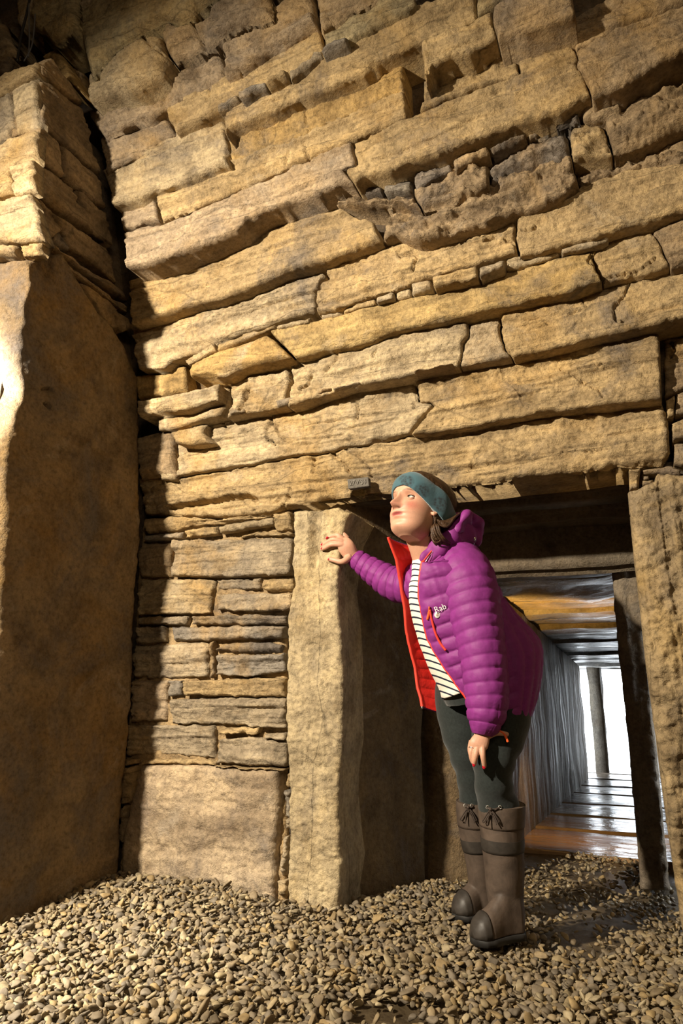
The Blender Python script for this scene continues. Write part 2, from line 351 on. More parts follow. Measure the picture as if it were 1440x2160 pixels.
CRACKS += [
 ([(440,175),(441,200),(437,212)],2.2,.02), ([(297,52),(300,75),(310,90),(330,110),(355,117)],3,.02), ([(405,13),(403,40),(421,88)],2.4,.025),
 ([(253,79),(262,100),(268,104)],1.8,.015), ([(501,408),(492,440),(478,480)],1.4,.005),
 ([(645,225),(640,260)],1.8,.012), ([(606,312),(600,344)],2,.015), ([(638,300),(648,332)],2,.02),
 ([(488,668),(520,660),(557,647),(575,640),(615,628),(660,617),(676,609)],2.6,.025), ([(395,697),(420,690),(460,672)],2.4,.012),
 ([(1102,487),(1130,476)],2.6,.03), ([(1020,506),(1040,500)],3,.03), ([(969,508),(1000,498),(1020,492)],2.2,.02),
 ([(1064,505),(1090,520),(1093,533)],2.6,.02), ([(840,540),(870,530),(880,540),(872,575)],2.4,.018),
 ([(1382,539),(1350,565),(1310,575),(1268,583)],2.4,.028), ([(1247,533),(1239,551),(1250,556)],2.2,.02),
 ([(1326,598),(1315,622),(1298,644),(1293,653),(1297,670),(1301,681),(1316,679)],2.3,.025), ([(1222,614),(1222,625),(1237,644),(1215,655),(1198,664)],1.7,.013),
 ([(1093,666),(1115,674),(1137,671),(1158,682)],2.4,.012), ([(710,745),(711,760),(700,770),(683,782)],2,.02), ([(798,735),(786,755)],1.8,.015),
 ([(524,822),(512,845),(505,862)],4,.035), ([(654,790),(648,806),(632,822)],3,.03), ([(608,758),(610,800)],2.4,.02), ([(575,810),(600,806)],2,.015),
 ([(467,888),(474,900),(480,905)],2.4,.02), ([(568,868),(570,892),(562,900),(563,925)],2.3,.025), ([(571,895),(582,898),(583,910),(595,920),(600,930)],2.4,.025), ([(562,922),(580,938)],2.6,.03),
 ([(510,905),(520,915)],2,.02), ([(752,850),(753,868),(750,880)],2.4,.022), ([(868,845),(870,858)],2,.015), ([(935,880),(928,900)],1.4,.01),
 ([(1048,772),(1060,800),(1090,830),(1108,868)],1.8,-.007), ([(1180,775),(1210,795),(1260,820),(1278,845)],2.0,.012), ([(1220,780),(1260,772),(1330,762)],2.2,.014),
 ([(1415,722),(1424,735),(1415,750)],4,.02),
 ([(352,1069),(424,1059),(527,1045),(534,1052)],4.5,.05), ([(612,1030),(602,1055),(594,1070)],2.4,.02), ([(587,1050),(575,1060)],2.4,.015),
 ([(663,968),(665,985),(660,1000)],2.2,.02), ([(705,952),(706,965),(726,976),(736,995)],3,.028), ([(726,948),(760,962),(762,970),(779,985),(779,1002)],2.2,.018), ([(690,985),(705,1000)],2,.015),
 ([(750,1027),(746,1042),(738,1060)],10,.07), ([(640,1066),(690,1060),(740,1052)],3.4,.03),
 ([(1155,905),(1160,950)],1.2,.006), ([(880,1002),(1000,985),(1100,962),(1180,955),(1280,948)],2,.012),
]
W_ = wall_back
HOLEY = 'wall_stone'
course(HOLEY, [(170,-90),(300,-90),(620,-160)], L0, [[(128,-90),(150,20),(178,152)],(560,560)], W_, [GRN], prot=.10, rad=.07, strat=.4)
course(HOLEY, L0, L0b, [[(178,152),(176,180),(184,215)],[(337,31),(335,60),(345,105),(355,117)],[(560,-60),(568,26)]], W_, [PALE, MAU], prot=.09, rad=.06, rough=1.6)
course(HOLEY, L0b, L1, [[(184,215),(190,250),(214,289)],[(476,55),(470,100),(470,160)],[(660,-30),(668,56)],(780,800)], W_, [MAU, MAU, BRN], prot=.06, rad=.028, rough=1.6)
course(HOLEY, L1, L2, [(214,214),[(352,222),(354,250),(366,278)],[(677,54),(678,75),(684,108)],[(860,-50),(880,12)]], W_, [MAU, TAN, GRN], prot=.05, rad=.018)
course('packing_stone', L2a, L2, [455,504,560,604,676,733], W_, [GREY, SLT, TAN], prot=.075, rad=.012, gap=2)
course(HOLEY, L2, L2b, [[(472,228),(474,260),(474,290)],[(1002,-41),(1003,10),(1005,32)],(1110,1200)], W_, [TAN, GRN], prot=.07, rad=.018)
course(HOLEY, L2, L3, [(214,232),[(470,228),(477,290),(478,344)]], W_, [PALE], prot=.06, rad=.022)
course(HOLEY, L2b, L3, [[(478,275),(480,300),(482,342)],[(846,103),(852,140),(850,186)]], W_, [OCH], prot=.035, rough=1.5)
course(HOLEY, L2b, L3r, [[(884,88),(890,130),(892,173)],[(1037,17),(1037,44),(1046,74)],[(1200,-60),(1215,24)]], W_, [TAN, BRN], prot=.13, rough=1.1)
course(HOLEY, L3, L4, [[(240,432),(250,450),(254,484)],[(327,398),(329,430),(333,464)],[(850,187),(856,215),(857,246)]], W_, [MAU, TAN], prot=.045)
course(HOLEY, L3, L4, [[(893,174),(890,205),(884,236)],[(1088,106),(1091,130),(1097,153)],[(1203,42),(1207,80),(1212,104)],(1445,1445)], W_, [TAN, TAN, BRN], prot=.05, rough=1.3)
make_stone('packing_stone', [(858,182),(888,178)], [(857,210),(889,212)], [(858,182),(857,210)], [(888,178),(889,212)], 2.2, W_, GREY)
course(HOLEY, L4, L5f, [[(250,486),(262,520),(264,566)],[(741,293),(743,317),(753,352),(727,363),(743,384)],[(1212,104),(1221,122),(1212,131),(1236,166),(1247,198)],(1450,1450)], W_, [MAU, TAN, BRN], prot=[.07, .10, .11], rad=.018)
course('packing_stone', [(760,372),(800,372),(860,360),(1000,318),(1100,280),(1200,240),(1290,205),(1400,165)], [(760,412),(804,410),(870,404),(1010,330),(1100,294),(1200,255),(1290,246),(1400,195)],
       [(772,766),(806,808),(868,870),(950,955),(1030,1033),(1110,1112),(1168,1172),(1222,1226),(1310,1312)], W_, [DRK, SLT, DRK, BRN], prot=.05, rough=2, rad=.02, strat=.3, gap=3)
course(HOLEY, L5, L6, [[(262,586),(270,630),(272,683)],[(700,430),(790,470),(806,509)]], W_, [TAN], prot=.05, rad=.018)
course(HOLEY, L5, L5b, [(705,850),(870,886),(1030,1030),(1196,1205),[(1268,247),(1285,290),(1292,321)],(1450,1450)], W_, [BRN, BRN, DRK, TAN, BRN], prot=.035, rough=2.6, rad=.03, strat=.6)
course(HOLEY, L5b, L6, [[(842,430),(812,470),(808,508)],[(1207,333),(1212,360),(1222,388)],(1450,1450)], W_, [BRN, BRN], prot=.015, rough=3.0, rad=.02, strat=.5)
course(HOLEY, L6, L7, [[(272,683),(276,720),(283,774)],[(696,548),(684,568),(690,586),(668,612),(664,658)],[(1090,449),(1085,500),(1093,533)],(1450,1450)], W_, [PALE, TAN, TAN], prot=.03, rough=1.2)
course('packing_stone', L7, L7b, [(380,392),454,582,650], W_, [PALE, TAN, PALE], prot=.032, rad=.01, gap=2.4)
course('packing_stone', L7, L7b, [(672,672),720,790,831,866,912,1008,1064,1180,1285], W_, [GREY, TAN, GREY, PALE], prot=.025, rad=.012, gap=2.6)
course(HOLEY, L7b, [(282,842),(343,833),(396,826),(396,795)], [(284,286),(392,394)], W_, [OCH], prot=.0, rough=.6)
L8a = [(394,794),(438,793),(470,793),(496,780),(563,764),(588,758),(613,753)]
course(HOLEY, L7b, L8a, [[(399,767),(394,780),(395,793)],[(560,702),(593,730),(612,752)]], W_, [OCH], prot=.045, rad=.03, rough=.7)
course(HOLEY, L7b, L8, [[(566,700),(597,728),(617,754)],[(1262,518),(1247,540),(1270,590)],[(1373,481),(1399,522),(1414,560)],(1450,1450)], W_, [(.43,.31,.14), TAN, BRN], prot=.02)
course(HOLEY, L8, L9, [[(330,836),(331,860),(332,906)],[(476,798),(482,811),(482,858),(470,878)],[(608,757),(612,800),(600,853)],[(989,662),(989,706),(976,725),(967,772)],[(1053,648),(1053,694),(1062,733),(1079,754)],(1450,1450)], W_, [PALE, PALE, PALE, GREY, TAN], prot=.015, rough=1.0)
course(HOLEY, [(285,842),(343,833),(399,822),(438,814),(468,806)], [(285,880),(332,869),(393,865),(432,851),(463,843)], [(288,288),(462,460)], W_, [PALE], prot=.045)
course('packing_stone', [(480,864),(540,850),(590,840),(640,834),(690,818),(737,806),(807,795),(904,775),(960,768)], L9, [482,518,552,580,622,668,700,760,812,872,958], W_, [GREY, BRN, GREY, SLT], prot=.012, rad=.01, gap=2.2)
course(HOLEY, L9, L10, [[(286,920),(288,960),(290,1010)],[(371,905),(366,940),(372,1006)],[(871,789),(879,842),(901,844),(915,855),(895,873),(865,914)],[(1392,684),(1396,780),(1398,842)]], W_, [BRN, PALE, TAN], prot=.012, rough=1.15)
make_stone('wall_stone', [(360,912),(400,897),(434,892)], [(372,938),(405,941),(448,934)], [(360,912),(372,938)], [(434,892),(430,912),(448,934)], 2.38, W_, PALE, rad=.025)
course(HOLEY, L10, L11, [[(292,1010),(294,1050),(296,1084)],[(1398,842),(1412,896),(1415,951),(1400,978)]], W_, [TAN], prot=.02, rad=.03, rough=1.3, thick=.26, label='long cracked lintel slab over the doorway')
course('packing_stone', [(333,990),(370,995)], [(333,1012),(372,1014)], [335,371], W_, [PALE], prot=.02)
# stones at the right end of the lintel
for T, B, L, R, c in (
 ([(1404,842),(1424,832)], [(1404,884),(1422,876)], None, None, TAN),
 ([(1426,828),(1450,820)], [(1422,872),(1450,868)], None, None, BRN),
 ([(1416,888),(1450,872)], [(1418,930),(1450,925)], None, None, TAN),
 ([(1422,932),(1450,928)], [(1420,978),(1450,985)], None, None, TAN),
 ([(1400,690),(1450,676)], [(1402,838),(1450,816)], None, None, BRN),
 ([(1324,990),(1350,986)], [(1326,1034),(1346,1026)], None, None, TAN),
 ([(1354,990),(1410,980),(1436,988)], [(1354,998),(1410,1000),(1436,1002)], None, None, BRN),
 ([(1356,1000),(1370,999)], [(1356,1010),(1370,1009)], None, None, BRN),
 ([(1354,1010),(1379,1009)], [(1354,1021),(1376,1021)], None, None, TAN)):
    make_stone('packing_stone', T, B, [T[0], B[0]], [T[-1], B[-1]], 2.47, W_, c, rad=.012, step=2.6, gap=1.0)
# left panel beside the doorway
PANEL = [
 ([(303,1097),(360,1090),(450,1094),(570,1086)], [(303,1127),(350,1122),(400,1112),(460,1105),(562,1094)], TAN),
 ([(459,1110),(500,1100),(575,1090)], [(462,1125),(520,1115),(576,1106)], PALE),
 ([(577,1084),(614,1080)], [(578,1119),(614,1117)], TAN),
 ([(298,1128),(345,1124),(385,1119)], [(298,1141),(345,1139),(385,1136)], SLT),
 ([(387,1118),(459,1107)], [(389,1134),(459,1128)], TAN),
 ([(500,1125),(560,1118),(612,1120)], [(502,1134),(560,1130),(612,1130)], TAN),
 ([(290,1143),(358,1143)], [(290,1216),(358,1216)], BRN),
 ([(361,1139),(490,1136),(614,1132)], [(361,1216),(490,1218),(614,1213)], GREY),
 ([(290,1221),(380,1218),(450,1220)], [(290,1296),(380,1296),(441,1294)], PALE),
 ([(453,1221),(548,1220)], [(453,1243),(546,1243)], GREY),
 ([(553,1240),(570,1220),(617,1218)], [(556,1246),(617,1246)], TAN),
 ([(452,1251),(540,1250),(615,1249)], [(452,1286),(540,1290),(617,1286)], GREY),
 ([(286,1300),(392,1298)], [(286,1318),(388,1318)], GREY),
 ([(398,1299),(500,1296),(601,1296)], [(400,1317),(500,1318),(601,1316)], SLT),
 ([(286,1323),(346,1322)], [(286,1356),(346,1354)], GREY),
 ([(357,1322),(480,1320),(600,1319)], [(358,1352),(480,1350),(596,1346)], SLT),
 ([(278,1360),(370,1356),(440,1352)], [(276,1428),(370,1431),(434,1428)], GREY),
 ([(443,1354),(451,1352)], [(441,1432),(448,1432)], BRN),
 ([(453,1366),(490,1356),(560,1352),(594,1360)], [(453,1373),(510,1378),(590,1376)], DRK),
 ([(452,1381),(520,1380),(600,1378)], [(450,1424),(520,1428),(598,1416)], SLT),
 ([(275,1436),(352,1433)], [(272,1523),(350,1521)], MAU),
 ([(353,1435),(382,1434)], [(353,1468),(382,1468)], SLT),
 ([(384,1437),(480,1431),(600,1428)], [(384,1466),(480,1470),(600,1471)], TAN),
 ([(354,1474),(480,1472),(602,1472)], [(354,1525),(480,1530),(600,1538)], GREY),
 ([(265,1529),(360,1527),(452,1529)], [(263,1595),(360,1594),(450,1600)], GREY),
 ([(458,1535),(545,1532)], [(458,1549),(540,1548)], TAN),
 ([(556,1547),(600,1545)], [(556,1561),(600,1561)], GREY),
 ([(455,1560),(530,1553),(602,1565)], [(452,1611),(530,1617),(602,1618)], GREY),
 ([(258,1602),(290,1600)], [(256,1616),(288,1612)], BRN),
 ([(293,1603),(380,1600),(450,1604)], [(292,1614),(380,1613),(450,1616)], TAN),
 ([(450,1614),(520,1619),(600,1620)], [(450,1618),(520,1624),(600,1626)], TAN),
 ([(248,1620),(284,1614)], [(250,1700),(274,1692)], BRN),
 ([(248,1706),(268,1698)], [(247,1772),(260,1780)], BRN),
 ([(595,1667),(610,1672)], [(600,1722),(610,1724)], SLT),
 ([(597,1728),(612,1726)], [(594,1752),(608,1752)], GREY),
 ([(594,1768),(608,1762)], [(588,1852),(600,1852)], GREY),
 ([(579,1860),(602,1857)], [(582,1890),(602,1892)], PALE),
 ([(602,1632),(612,1630)], [(598,1662),(610,1664)], TAN)]
def tint(c, a=.9, b=1.1):
    k = random.uniform(a, b); return tuple(k*v for v in c)
make_stone('mortar_bed', [(300,1092),(450,1090),(612,1076)], [(250,1890),(420,1895),(604,1900)], [(300,1092),(288,1220),(280,1400),(262,1600),(250,1890)], [(612,1076),(614,1250),(602,1320),(602,1600),(604,1900)],
           WALL_Y+.026, W_, (.36,.26,.14), M_MORTAR, gap=0, step=3, rough=.8, strat=.2, thick=.05)
for T, B, c in PANEL:
    make_stone('wall_stone', T, B, [T[0], B[0]], [T[-1], B[-1]], WALL_Y-random.uniform(.0, .02), W_, tint(c), rad=.013, step=2.4, gap=1.2, rough=1.0, thick=.15, wob=3.4, ws=15)
make_stone('base_slab', [(296,1615),(420,1615),(520,1620),(588,1624)], [(262,1895),(420,1898),(575,1905)], [(296,1615),(270,1700),(253,1790),(254,1850),(262,1895)], [(588,1624),(585,1700),(578,1800),(575,1905)], WALL_Y-.02, W_, (.46,.36,.24), M_BASE, gap=0, step=3.5, strat=.3, rad=.03, label='squarish base slab at the foot of the panel beside the jamb')

# ------------------------------------------------------------------ top left corner stones
make_stone('corner_stone', [(72,-30),(160,-40)], [(60,52),(79,60),(104,86),(124,78)], [(72,-30),(55,24),(60,52)], [(160,-40),(155,38),(124,78)], 1.70, W_, GRN, rad=.05)
make_stone('corner_stone', [(128,-40),(215,-60)], [(152,38),(190,0)], [(128,-40),(134,2),(152,38)], [(215,-60),(190,0)], 1.74, W_, GREY, rad=.03)
make_stone('corner_stone', [(22,-30),(66,-30)], [(30,40),(52,72)], [(22,-30),(30,40)], [(66,-30),(56,30),(52,72)], 1.76, W_, GREY, rad=.04)
make_stone('corner_stone', [(-40,30),(4,42)], [(-40,140),(26,108)], [(-40,30),(-40,140)], [(4,42),(14,70),(26,108)], 1.66, W_, GREY, rad=.05)
make_stone('corner_stone', [(-40,110),(20,112)], [(-40,165),(8,150)], [(-40,110),(-40,165)], [(20,112),(8,150)], 1.64, W_, BRN, rad=.03)
make_stone('corner_stone', [(86,118),(118,92)], [(140,170),(176,200)], [(86,118),(110,150),(140,170)], [(118,92),(146,140),(176,200)], 1.78, W_, OCH, rad=.03)
make_stone('corner_stone', [(146,140),(178,152)], [(160,180),(190,225)], [(146,140),(160,180)], [(178,152),(182,190),(190,225)], 1.86, W_, BRN, rad=.02)

# ------------------------------------------------------------------ corner buttress (pier) with its standing slab
PX = -2.10; PY = 1.60
pier = empty('wall_buttress', (-2.45, 1.95, 0), kind='structure', label='square masonry corner buttress rising above the tall standing slab', cat='buttress')
V, Fc = [], []
bx(V, Fc, -3.2+2.45, PX-.06+2.45, PY+.07-1.95, 2.6-1.95, 0, 3.28)
add_obj('core', mesh_from('core', V, Fc), M_MORTAR, pier, (.13,.10,.07), smooth=False)
def pier_side(T, B, c, L=None, R=None, plane=PX, **kw):
    return make_stone('buttress_stone', T, B, L or [T[0], B[0]], R or [T[-1], B[-1]], plane+random.uniform(-.012, .012), pier, c, axis='X', rad=.02, **kw)
SIDE = [
 ([(84,132),(105,118),(118,128)], [(84,158),(150,205),(178,222)], BRN),
 ([(84,162),(120,185),(178,225)], [(80,266),(150,320),(216,372)], BRN),
 ([(78,268),(100,272),(125,300)], [(72,330),(110,350),(140,372)], BRN),
 ([(125,302),(160,330),(214,372)], [(142,374),(190,420),(226,440)], BRN),
 ([(70,335),(110,356),(160,395)], [(68,400),(130,450),(200,492)], BRN),
 ([(164,398),(200,430),(230,446)], [(200,490),(225,505),(246,520)], BRN),
 ([(68,404),(110,440),(150,470)], [(58,472),(90,500),(106,506)], BRN),
 ([(112,448),(170,486),(232,520)], [(150,520),(200,550),(256,600)], BRN),
 ([(104,480),(112,470),(140,505)], [(104,508),(128,522),(150,528)], DRK),
 ([(110,512),(180,560),(254,606)], [(130,535),(190,585),(268,640)], BRN),
 ([(128,538),(190,590),(266,642)], [(160,580),(210,620),(276,665)], BRN),
 ([(166,592),(196,612),(250,652)], [(196,640),(230,690),(262,700)], BRN),
 ([(238,650),(276,668)], [(262,702),(278,696)], BRN)]
for T, B, c in SIDE: pier_side(T, B, tint(c, .9, 1.25))
FRONT = [
 ([(-60,175),(20,150),(82,128)], [(-60,250),(20,190),(80,158)], TAN),
 ([(-60,255),(28,196)], [(-60,300),(24,260)], GREY),
 ([(30,190),(80,162)], [(26,276),(78,266)], PALE),
 ([(-60,302),(24,264)], [(-60,325),(20,288)], GREY),
 ([(-60,330),(24,280),(76,270)], [(-60,380),(30,350),(70,332)], PALE),
 ([(-60,384),(22,352)], [(-60,420),(20,402)], TAN),
 ([(24,354),(70,334)], [(22,408),(68,398)], PALE),
 ([(-60,424),(10,412),(60,402)], [(-60,508),(40,510),(92,506)], PALE),
 ([(-60,512),(28,510)], [(-60,540),(26,534)], GREY),
 ([(36,512),(84,508)], [(36,536),(76,532)], TAN)]
for T, B, c in FRONT:
    make_stone('buttress_stone', T, B, [T[0], B[0]], [T[-1], B[-1]], PY+random.uniform(-.01, .015), pier, c, rad=.02, step=2.6, gap=1.0, thick=.06)
# standing slab: broad face to the right, narrow edge to the camera
SX = PX+.025
def slab_mesh():
    ol = [(34,540),(80,545),(130,532),(150,570),(196,640),(240,690),(268,735),(298,800),(297,900),(298,1100),(285,1400),(262,1700),(248,1905)]
    near = [(34,540),(56,570),(60,640),(44,700),(38,760),(50,820),(30,870),(14,930),(4,1000),(6,1080),(4,1150),(-4,1300),(-20,1500),(-35,1700),(-50,1965)]
    step = 4
    top = [(58,548),(80,545),(130,532)]; far = [(130,532),(196,640),(240,690),(268,735),(298,800),(297,900),(298,1100),(285,1400),(262,1700),(248,1905)]
    nearl = [(58,548),(56,600),(50,640),(42,700),(38,760),(48,820),(30,870),(14,930),(4,1000),(2,1150),(-6,1300),(-20,1500),(-35,1700),(-50,1985)]
    bot = [(-50,1985),(100,1945),(248,1905)]
    P, e, nu, nv = patch_px(top, bot, nearl, far, 0, step)
    Q = onX(P, SX)
    rel = .016*fbm(Q*2.1, 4, 4, .5)+.004*fbm(Q*22, 8, 3, .6)
    em = e*np.linalg.norm(Q-CAM, axis=-1)/F_PX
    x = 1-np.clip(em/.03, 0, 1); back = .025*(1-np.sqrt(np.clip(1-x*x, 0, 1)))
    for pl, w, d in (([(95,820),(110,820)], 6, .02), ([(98,850),(108,860)], 4, .02), ([(60,990),(90,970),(140,945)], 2.5, -.004)):
        back += d*np.clip(1.2-seg_dist(P, np.array(pl))/w, 0, 1)
    Vv = Q.copy(); Vv[..., 0] += rel-back
    # narrow edge: the near border carried back to the left by the slab's thickness, rough-broken
    n = nv; cols = 16
    edge = np.zeros((nv, cols, 3)); b = Vv[:, 0, :]
    for j in range(cols):
        t = (j+1)/cols
        q = b.copy(); q[:, 0] -= .34*t; q[:, 1] -= .018*math.sin(min(1, t*5)*math.pi/2)
        nz = np.stack([q[:, 0]*9, q[:, 2]*9, q[:, 2]*0+3], -1)
        q[:, 1] += .016*fbm(nz, 21, 4, .6)*min(1, 3*t)
        edge[:, cols-1-j] = q
    G = np.concatenate([edge, Vv], 1)
    Bk = G.copy(); Bk[..., 0] = np.minimum(G[..., 0], SX-.10); Bk[:, cols:, 0] = SX-.1
    Bk[:, :cols, 1] += .12
    return G, nv, nu+cols, Bk
G, nv_, nu_, Bk = slab_mesh()
c = G.reshape(-1, 3).mean(0)
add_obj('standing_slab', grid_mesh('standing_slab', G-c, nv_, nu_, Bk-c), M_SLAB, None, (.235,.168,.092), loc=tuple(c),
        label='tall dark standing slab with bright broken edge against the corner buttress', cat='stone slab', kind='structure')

# ------------------------------------------------------------------ doorway jambs
def groove(P, Q):
    d = np.clip(1.3-seg_dist(P, np.array([(668,1070),(666,1140),(664,1190)]))/12, 0, 1)
    d2 = np.clip((P[..., 0]-(700+0.004*(P[..., 1]-1200)))/24, 0, 1)*np.clip((P[..., 1]-1150)/60, 0, 1)
    return .028*d
jl = make_stone('jamb_pillar', [(618,1079),(660,1074),(712,1070),(738,1080)], [(604,1935),(660,1940),(716,1945)],
    [(618,1079),(618,1240),(606,1300),(602,1400),(602,1540),(607,1640),(607,1760),(604,1880),(604,1935)],
    [(738,1080),(722,1130),(716,1180),(712,1240),(716,1290),(720,1400),(720,1560),(714,1640),(712,1690),(715,1760),(719,1830),(714,1900),(716,1945)],
    WALL_Y-.05, None, (.42,.34,.21), M_UPRIGHT, gap=0, step=3, strat=-.15, rad=.02, thick=.34, rough=1.2, warp=groove,
    label='pale upright jamb stone left of the doorway, under her hand', cat='stone pillar', kind='structure')
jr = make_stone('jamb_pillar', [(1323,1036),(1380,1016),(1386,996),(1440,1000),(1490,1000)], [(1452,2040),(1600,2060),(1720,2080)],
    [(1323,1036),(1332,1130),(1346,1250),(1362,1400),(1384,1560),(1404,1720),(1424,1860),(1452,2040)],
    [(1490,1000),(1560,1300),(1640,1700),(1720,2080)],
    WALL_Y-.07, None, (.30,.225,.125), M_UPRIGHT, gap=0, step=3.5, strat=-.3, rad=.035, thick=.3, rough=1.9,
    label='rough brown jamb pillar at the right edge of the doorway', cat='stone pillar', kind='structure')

# ------------------------------------------------------------------ passage
PXL, PXR = -0.675, 0.02
def floor_z(Y): return -0.02 - 0.046*max(0.0, Y-3.9)
def box_stone(name, pts_bottom, pts_top, m, color, parent=None, seg=26, amp=.012, seed=0, **kw):
    """8-corner stone, subdivided and roughened"""
    bm = bmesh.new()
    vs = [bm.verts.new(p) for p in list(pts_bottom)+list(pts_top)]
    for f in ((3,2,1,0),(4,5,6,7),(0,1,5,4),(1,2,6,5),(2,3,7,6),(3,0,4,7)): bm.faces.new([vs[i] for i in f])
    bmesh.ops.recalc_face_normals(bm, faces=bm.faces)
    long = max(e.calc_length() for e in bm.edges)
    bmesh.ops.bevel(bm, geom=list(bm.edges), offset=min(.03, .15*min(e.calc_length() for e in bm.edges)), segments=2, affect='EDGES')
    for _ in range(4):
        es = [e for e in bm.edges if e.calc_length() > max(long/seg, .035)]
        if not es: break
        bmesh.ops.subdivide_edges(bm, edges=es, cuts=1, use_grid_fill=True)
    bmesh.ops.triangulate(bm, faces=[f for f in bm.faces if len(f.verts) > 4])
    bm.normal_update()
    co = np.array([v.co[:] for v in bm.verts]); d = amp*fbm(co*4+seed, seed, 4, .55)
    for v, k in zip(bm.verts, d): v.co += v.normal*float(k)
    c = co.mean(0)
    for v in bm.verts: v.co -= Vector(c)
    me = bpy.data.meshes.new(name); bm.to_mesh(me); bm.free()
    off = np.array(parent.matrix_world.translation) if parent is not None else np.zeros(3)
    return add_obj(name, me, m, parent, color, loc=tuple(c-off), **kw)
def lin_slab(name, a, b, z0, z1, th, m, color, parent=None, side=1, **kw):
    """upright slab whose face runs from plan point a to b; th thickens away to the given side"""
    a, b = np.array(a), np.array(b); d = (b-a)/np.linalg.norm(b-a); n = np.array([-d[1], d[0]])*side*th
    pb = [(*a, z0), (*b, z0), (*(b+n), z0), (*(a+n), z0)]
    return box_stone(name, pb, [(x, y, z1) for x, y, _ in pb], m, color, parent, **kw)
wpl = empty('wall_passage_left', (PXL, 3.0, 0), kind='structure')
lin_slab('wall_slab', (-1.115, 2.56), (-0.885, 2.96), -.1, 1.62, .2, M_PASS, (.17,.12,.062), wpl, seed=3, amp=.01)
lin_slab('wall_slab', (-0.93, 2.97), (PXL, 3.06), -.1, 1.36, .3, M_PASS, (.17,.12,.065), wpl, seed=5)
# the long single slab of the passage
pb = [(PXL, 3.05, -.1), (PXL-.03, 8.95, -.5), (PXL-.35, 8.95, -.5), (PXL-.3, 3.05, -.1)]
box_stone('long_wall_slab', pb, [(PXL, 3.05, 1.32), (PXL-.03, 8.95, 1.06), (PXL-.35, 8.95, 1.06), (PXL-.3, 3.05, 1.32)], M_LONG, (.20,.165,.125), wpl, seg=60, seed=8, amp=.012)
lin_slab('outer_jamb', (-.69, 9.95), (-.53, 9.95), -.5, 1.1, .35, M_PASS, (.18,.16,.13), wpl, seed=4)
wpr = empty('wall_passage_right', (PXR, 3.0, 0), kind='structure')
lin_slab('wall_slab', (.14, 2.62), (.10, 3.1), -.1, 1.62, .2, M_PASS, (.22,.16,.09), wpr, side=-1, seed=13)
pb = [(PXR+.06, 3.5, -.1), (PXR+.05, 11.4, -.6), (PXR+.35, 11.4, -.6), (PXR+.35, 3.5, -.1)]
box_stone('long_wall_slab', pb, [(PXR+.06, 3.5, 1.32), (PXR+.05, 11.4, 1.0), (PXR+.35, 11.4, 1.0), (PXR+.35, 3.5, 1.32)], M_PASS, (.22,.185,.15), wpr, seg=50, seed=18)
make_stone('inner_jamb', [(1290,1207),(1315,1199),(1346,1196)], [(1350,1880),(1380,1880),(1412,1880)],
    [(1290,1207),(1297,1290),(1304,1380),(1314,1460),(1326,1580),(1338,1720),(1346,1815),(1350,1880)], [(1346,1196),(1366,1400),(1390,1640),(1412,1880)],
    3.16, wpr, (.21,.175,.13), M_PASS, gap=0, step=5, strat=-.6, rad=.02, thick=.3)
# doorway beams stepping down, then the roof slabs
roof = empty('ceiling_passage', (-.4, 3.0, 1.3), kind='structure')
def beam(name, y0, y1, z0, z1, m, color, x0=-1.25, x1=.3, dz=0.0, seed=0, amp=.01, rise=0.0):
    pb = [(x0, y0, z0-rise), (x1, y0, z0+rise), (x1, y1, z0+dz+rise), (x0, y1, z0+dz-rise)]
    return box_stone(name, pb, [(x, y, z1) for x, y, _ in pb], m, color, roof, seed=seed, amp=amp)
def zpx(x, y, Y): return float(onY(np.array([[x, y]]), Y)[0, 2])
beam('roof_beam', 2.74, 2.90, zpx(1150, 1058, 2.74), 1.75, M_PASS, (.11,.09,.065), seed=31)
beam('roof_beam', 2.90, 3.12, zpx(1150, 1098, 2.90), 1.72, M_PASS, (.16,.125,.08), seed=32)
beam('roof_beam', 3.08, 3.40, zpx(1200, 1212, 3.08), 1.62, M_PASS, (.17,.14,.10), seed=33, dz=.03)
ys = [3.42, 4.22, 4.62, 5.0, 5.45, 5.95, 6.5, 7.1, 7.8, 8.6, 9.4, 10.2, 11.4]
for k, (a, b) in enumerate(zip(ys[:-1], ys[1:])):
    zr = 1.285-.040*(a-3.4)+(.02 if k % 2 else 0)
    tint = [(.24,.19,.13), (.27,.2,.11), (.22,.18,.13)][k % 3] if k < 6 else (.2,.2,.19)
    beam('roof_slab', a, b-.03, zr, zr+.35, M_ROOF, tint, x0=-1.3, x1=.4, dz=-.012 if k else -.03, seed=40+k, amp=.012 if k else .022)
# passage floor flags, wet
fl = empty('floor_passage', (-.35, 3.9, 0), kind='structure')
m, nt, bs = mat('wet_flagstone')
oc = node(nt, 'ShaderNodeObjectInfo').outputs['Color']
pz = place(nt, (3.2, 1, 1)); pi = place(nt)
cc = mixc(nt, 'MULTIPLY', .9, oc, ramp(nt, noise(nt, place(nt, (1.2, 5, 1)), 2.5, 6, .6), [(.3, (.5,.48,.45)), (.6, (1.1,1.05,1.0))]))
nt.links.new(cc, bs.inputs['Base Color'])
nt.links.new(ramp(nt, noise(nt, pi, 2.2, 4), [(.35, (.05,)*3), (.7, (.38,)*3)]), bs.inputs['Roughness'])
bs.inputs['Specular IOR Level'].default_value = .8
n1 = bump(nt, bs, noise(nt, place(nt, (1, 3.5, 1)), 3.4, 5, .6), .55, .03)
bump(nt, bs, noise(nt, pi, 40, 4), .25, .004, n1)
M_FLAG = m
ys = [3.72, 4.5, 5.2, 6.0, 6.9, 7.8, 8.8, 9.8, 11.4]
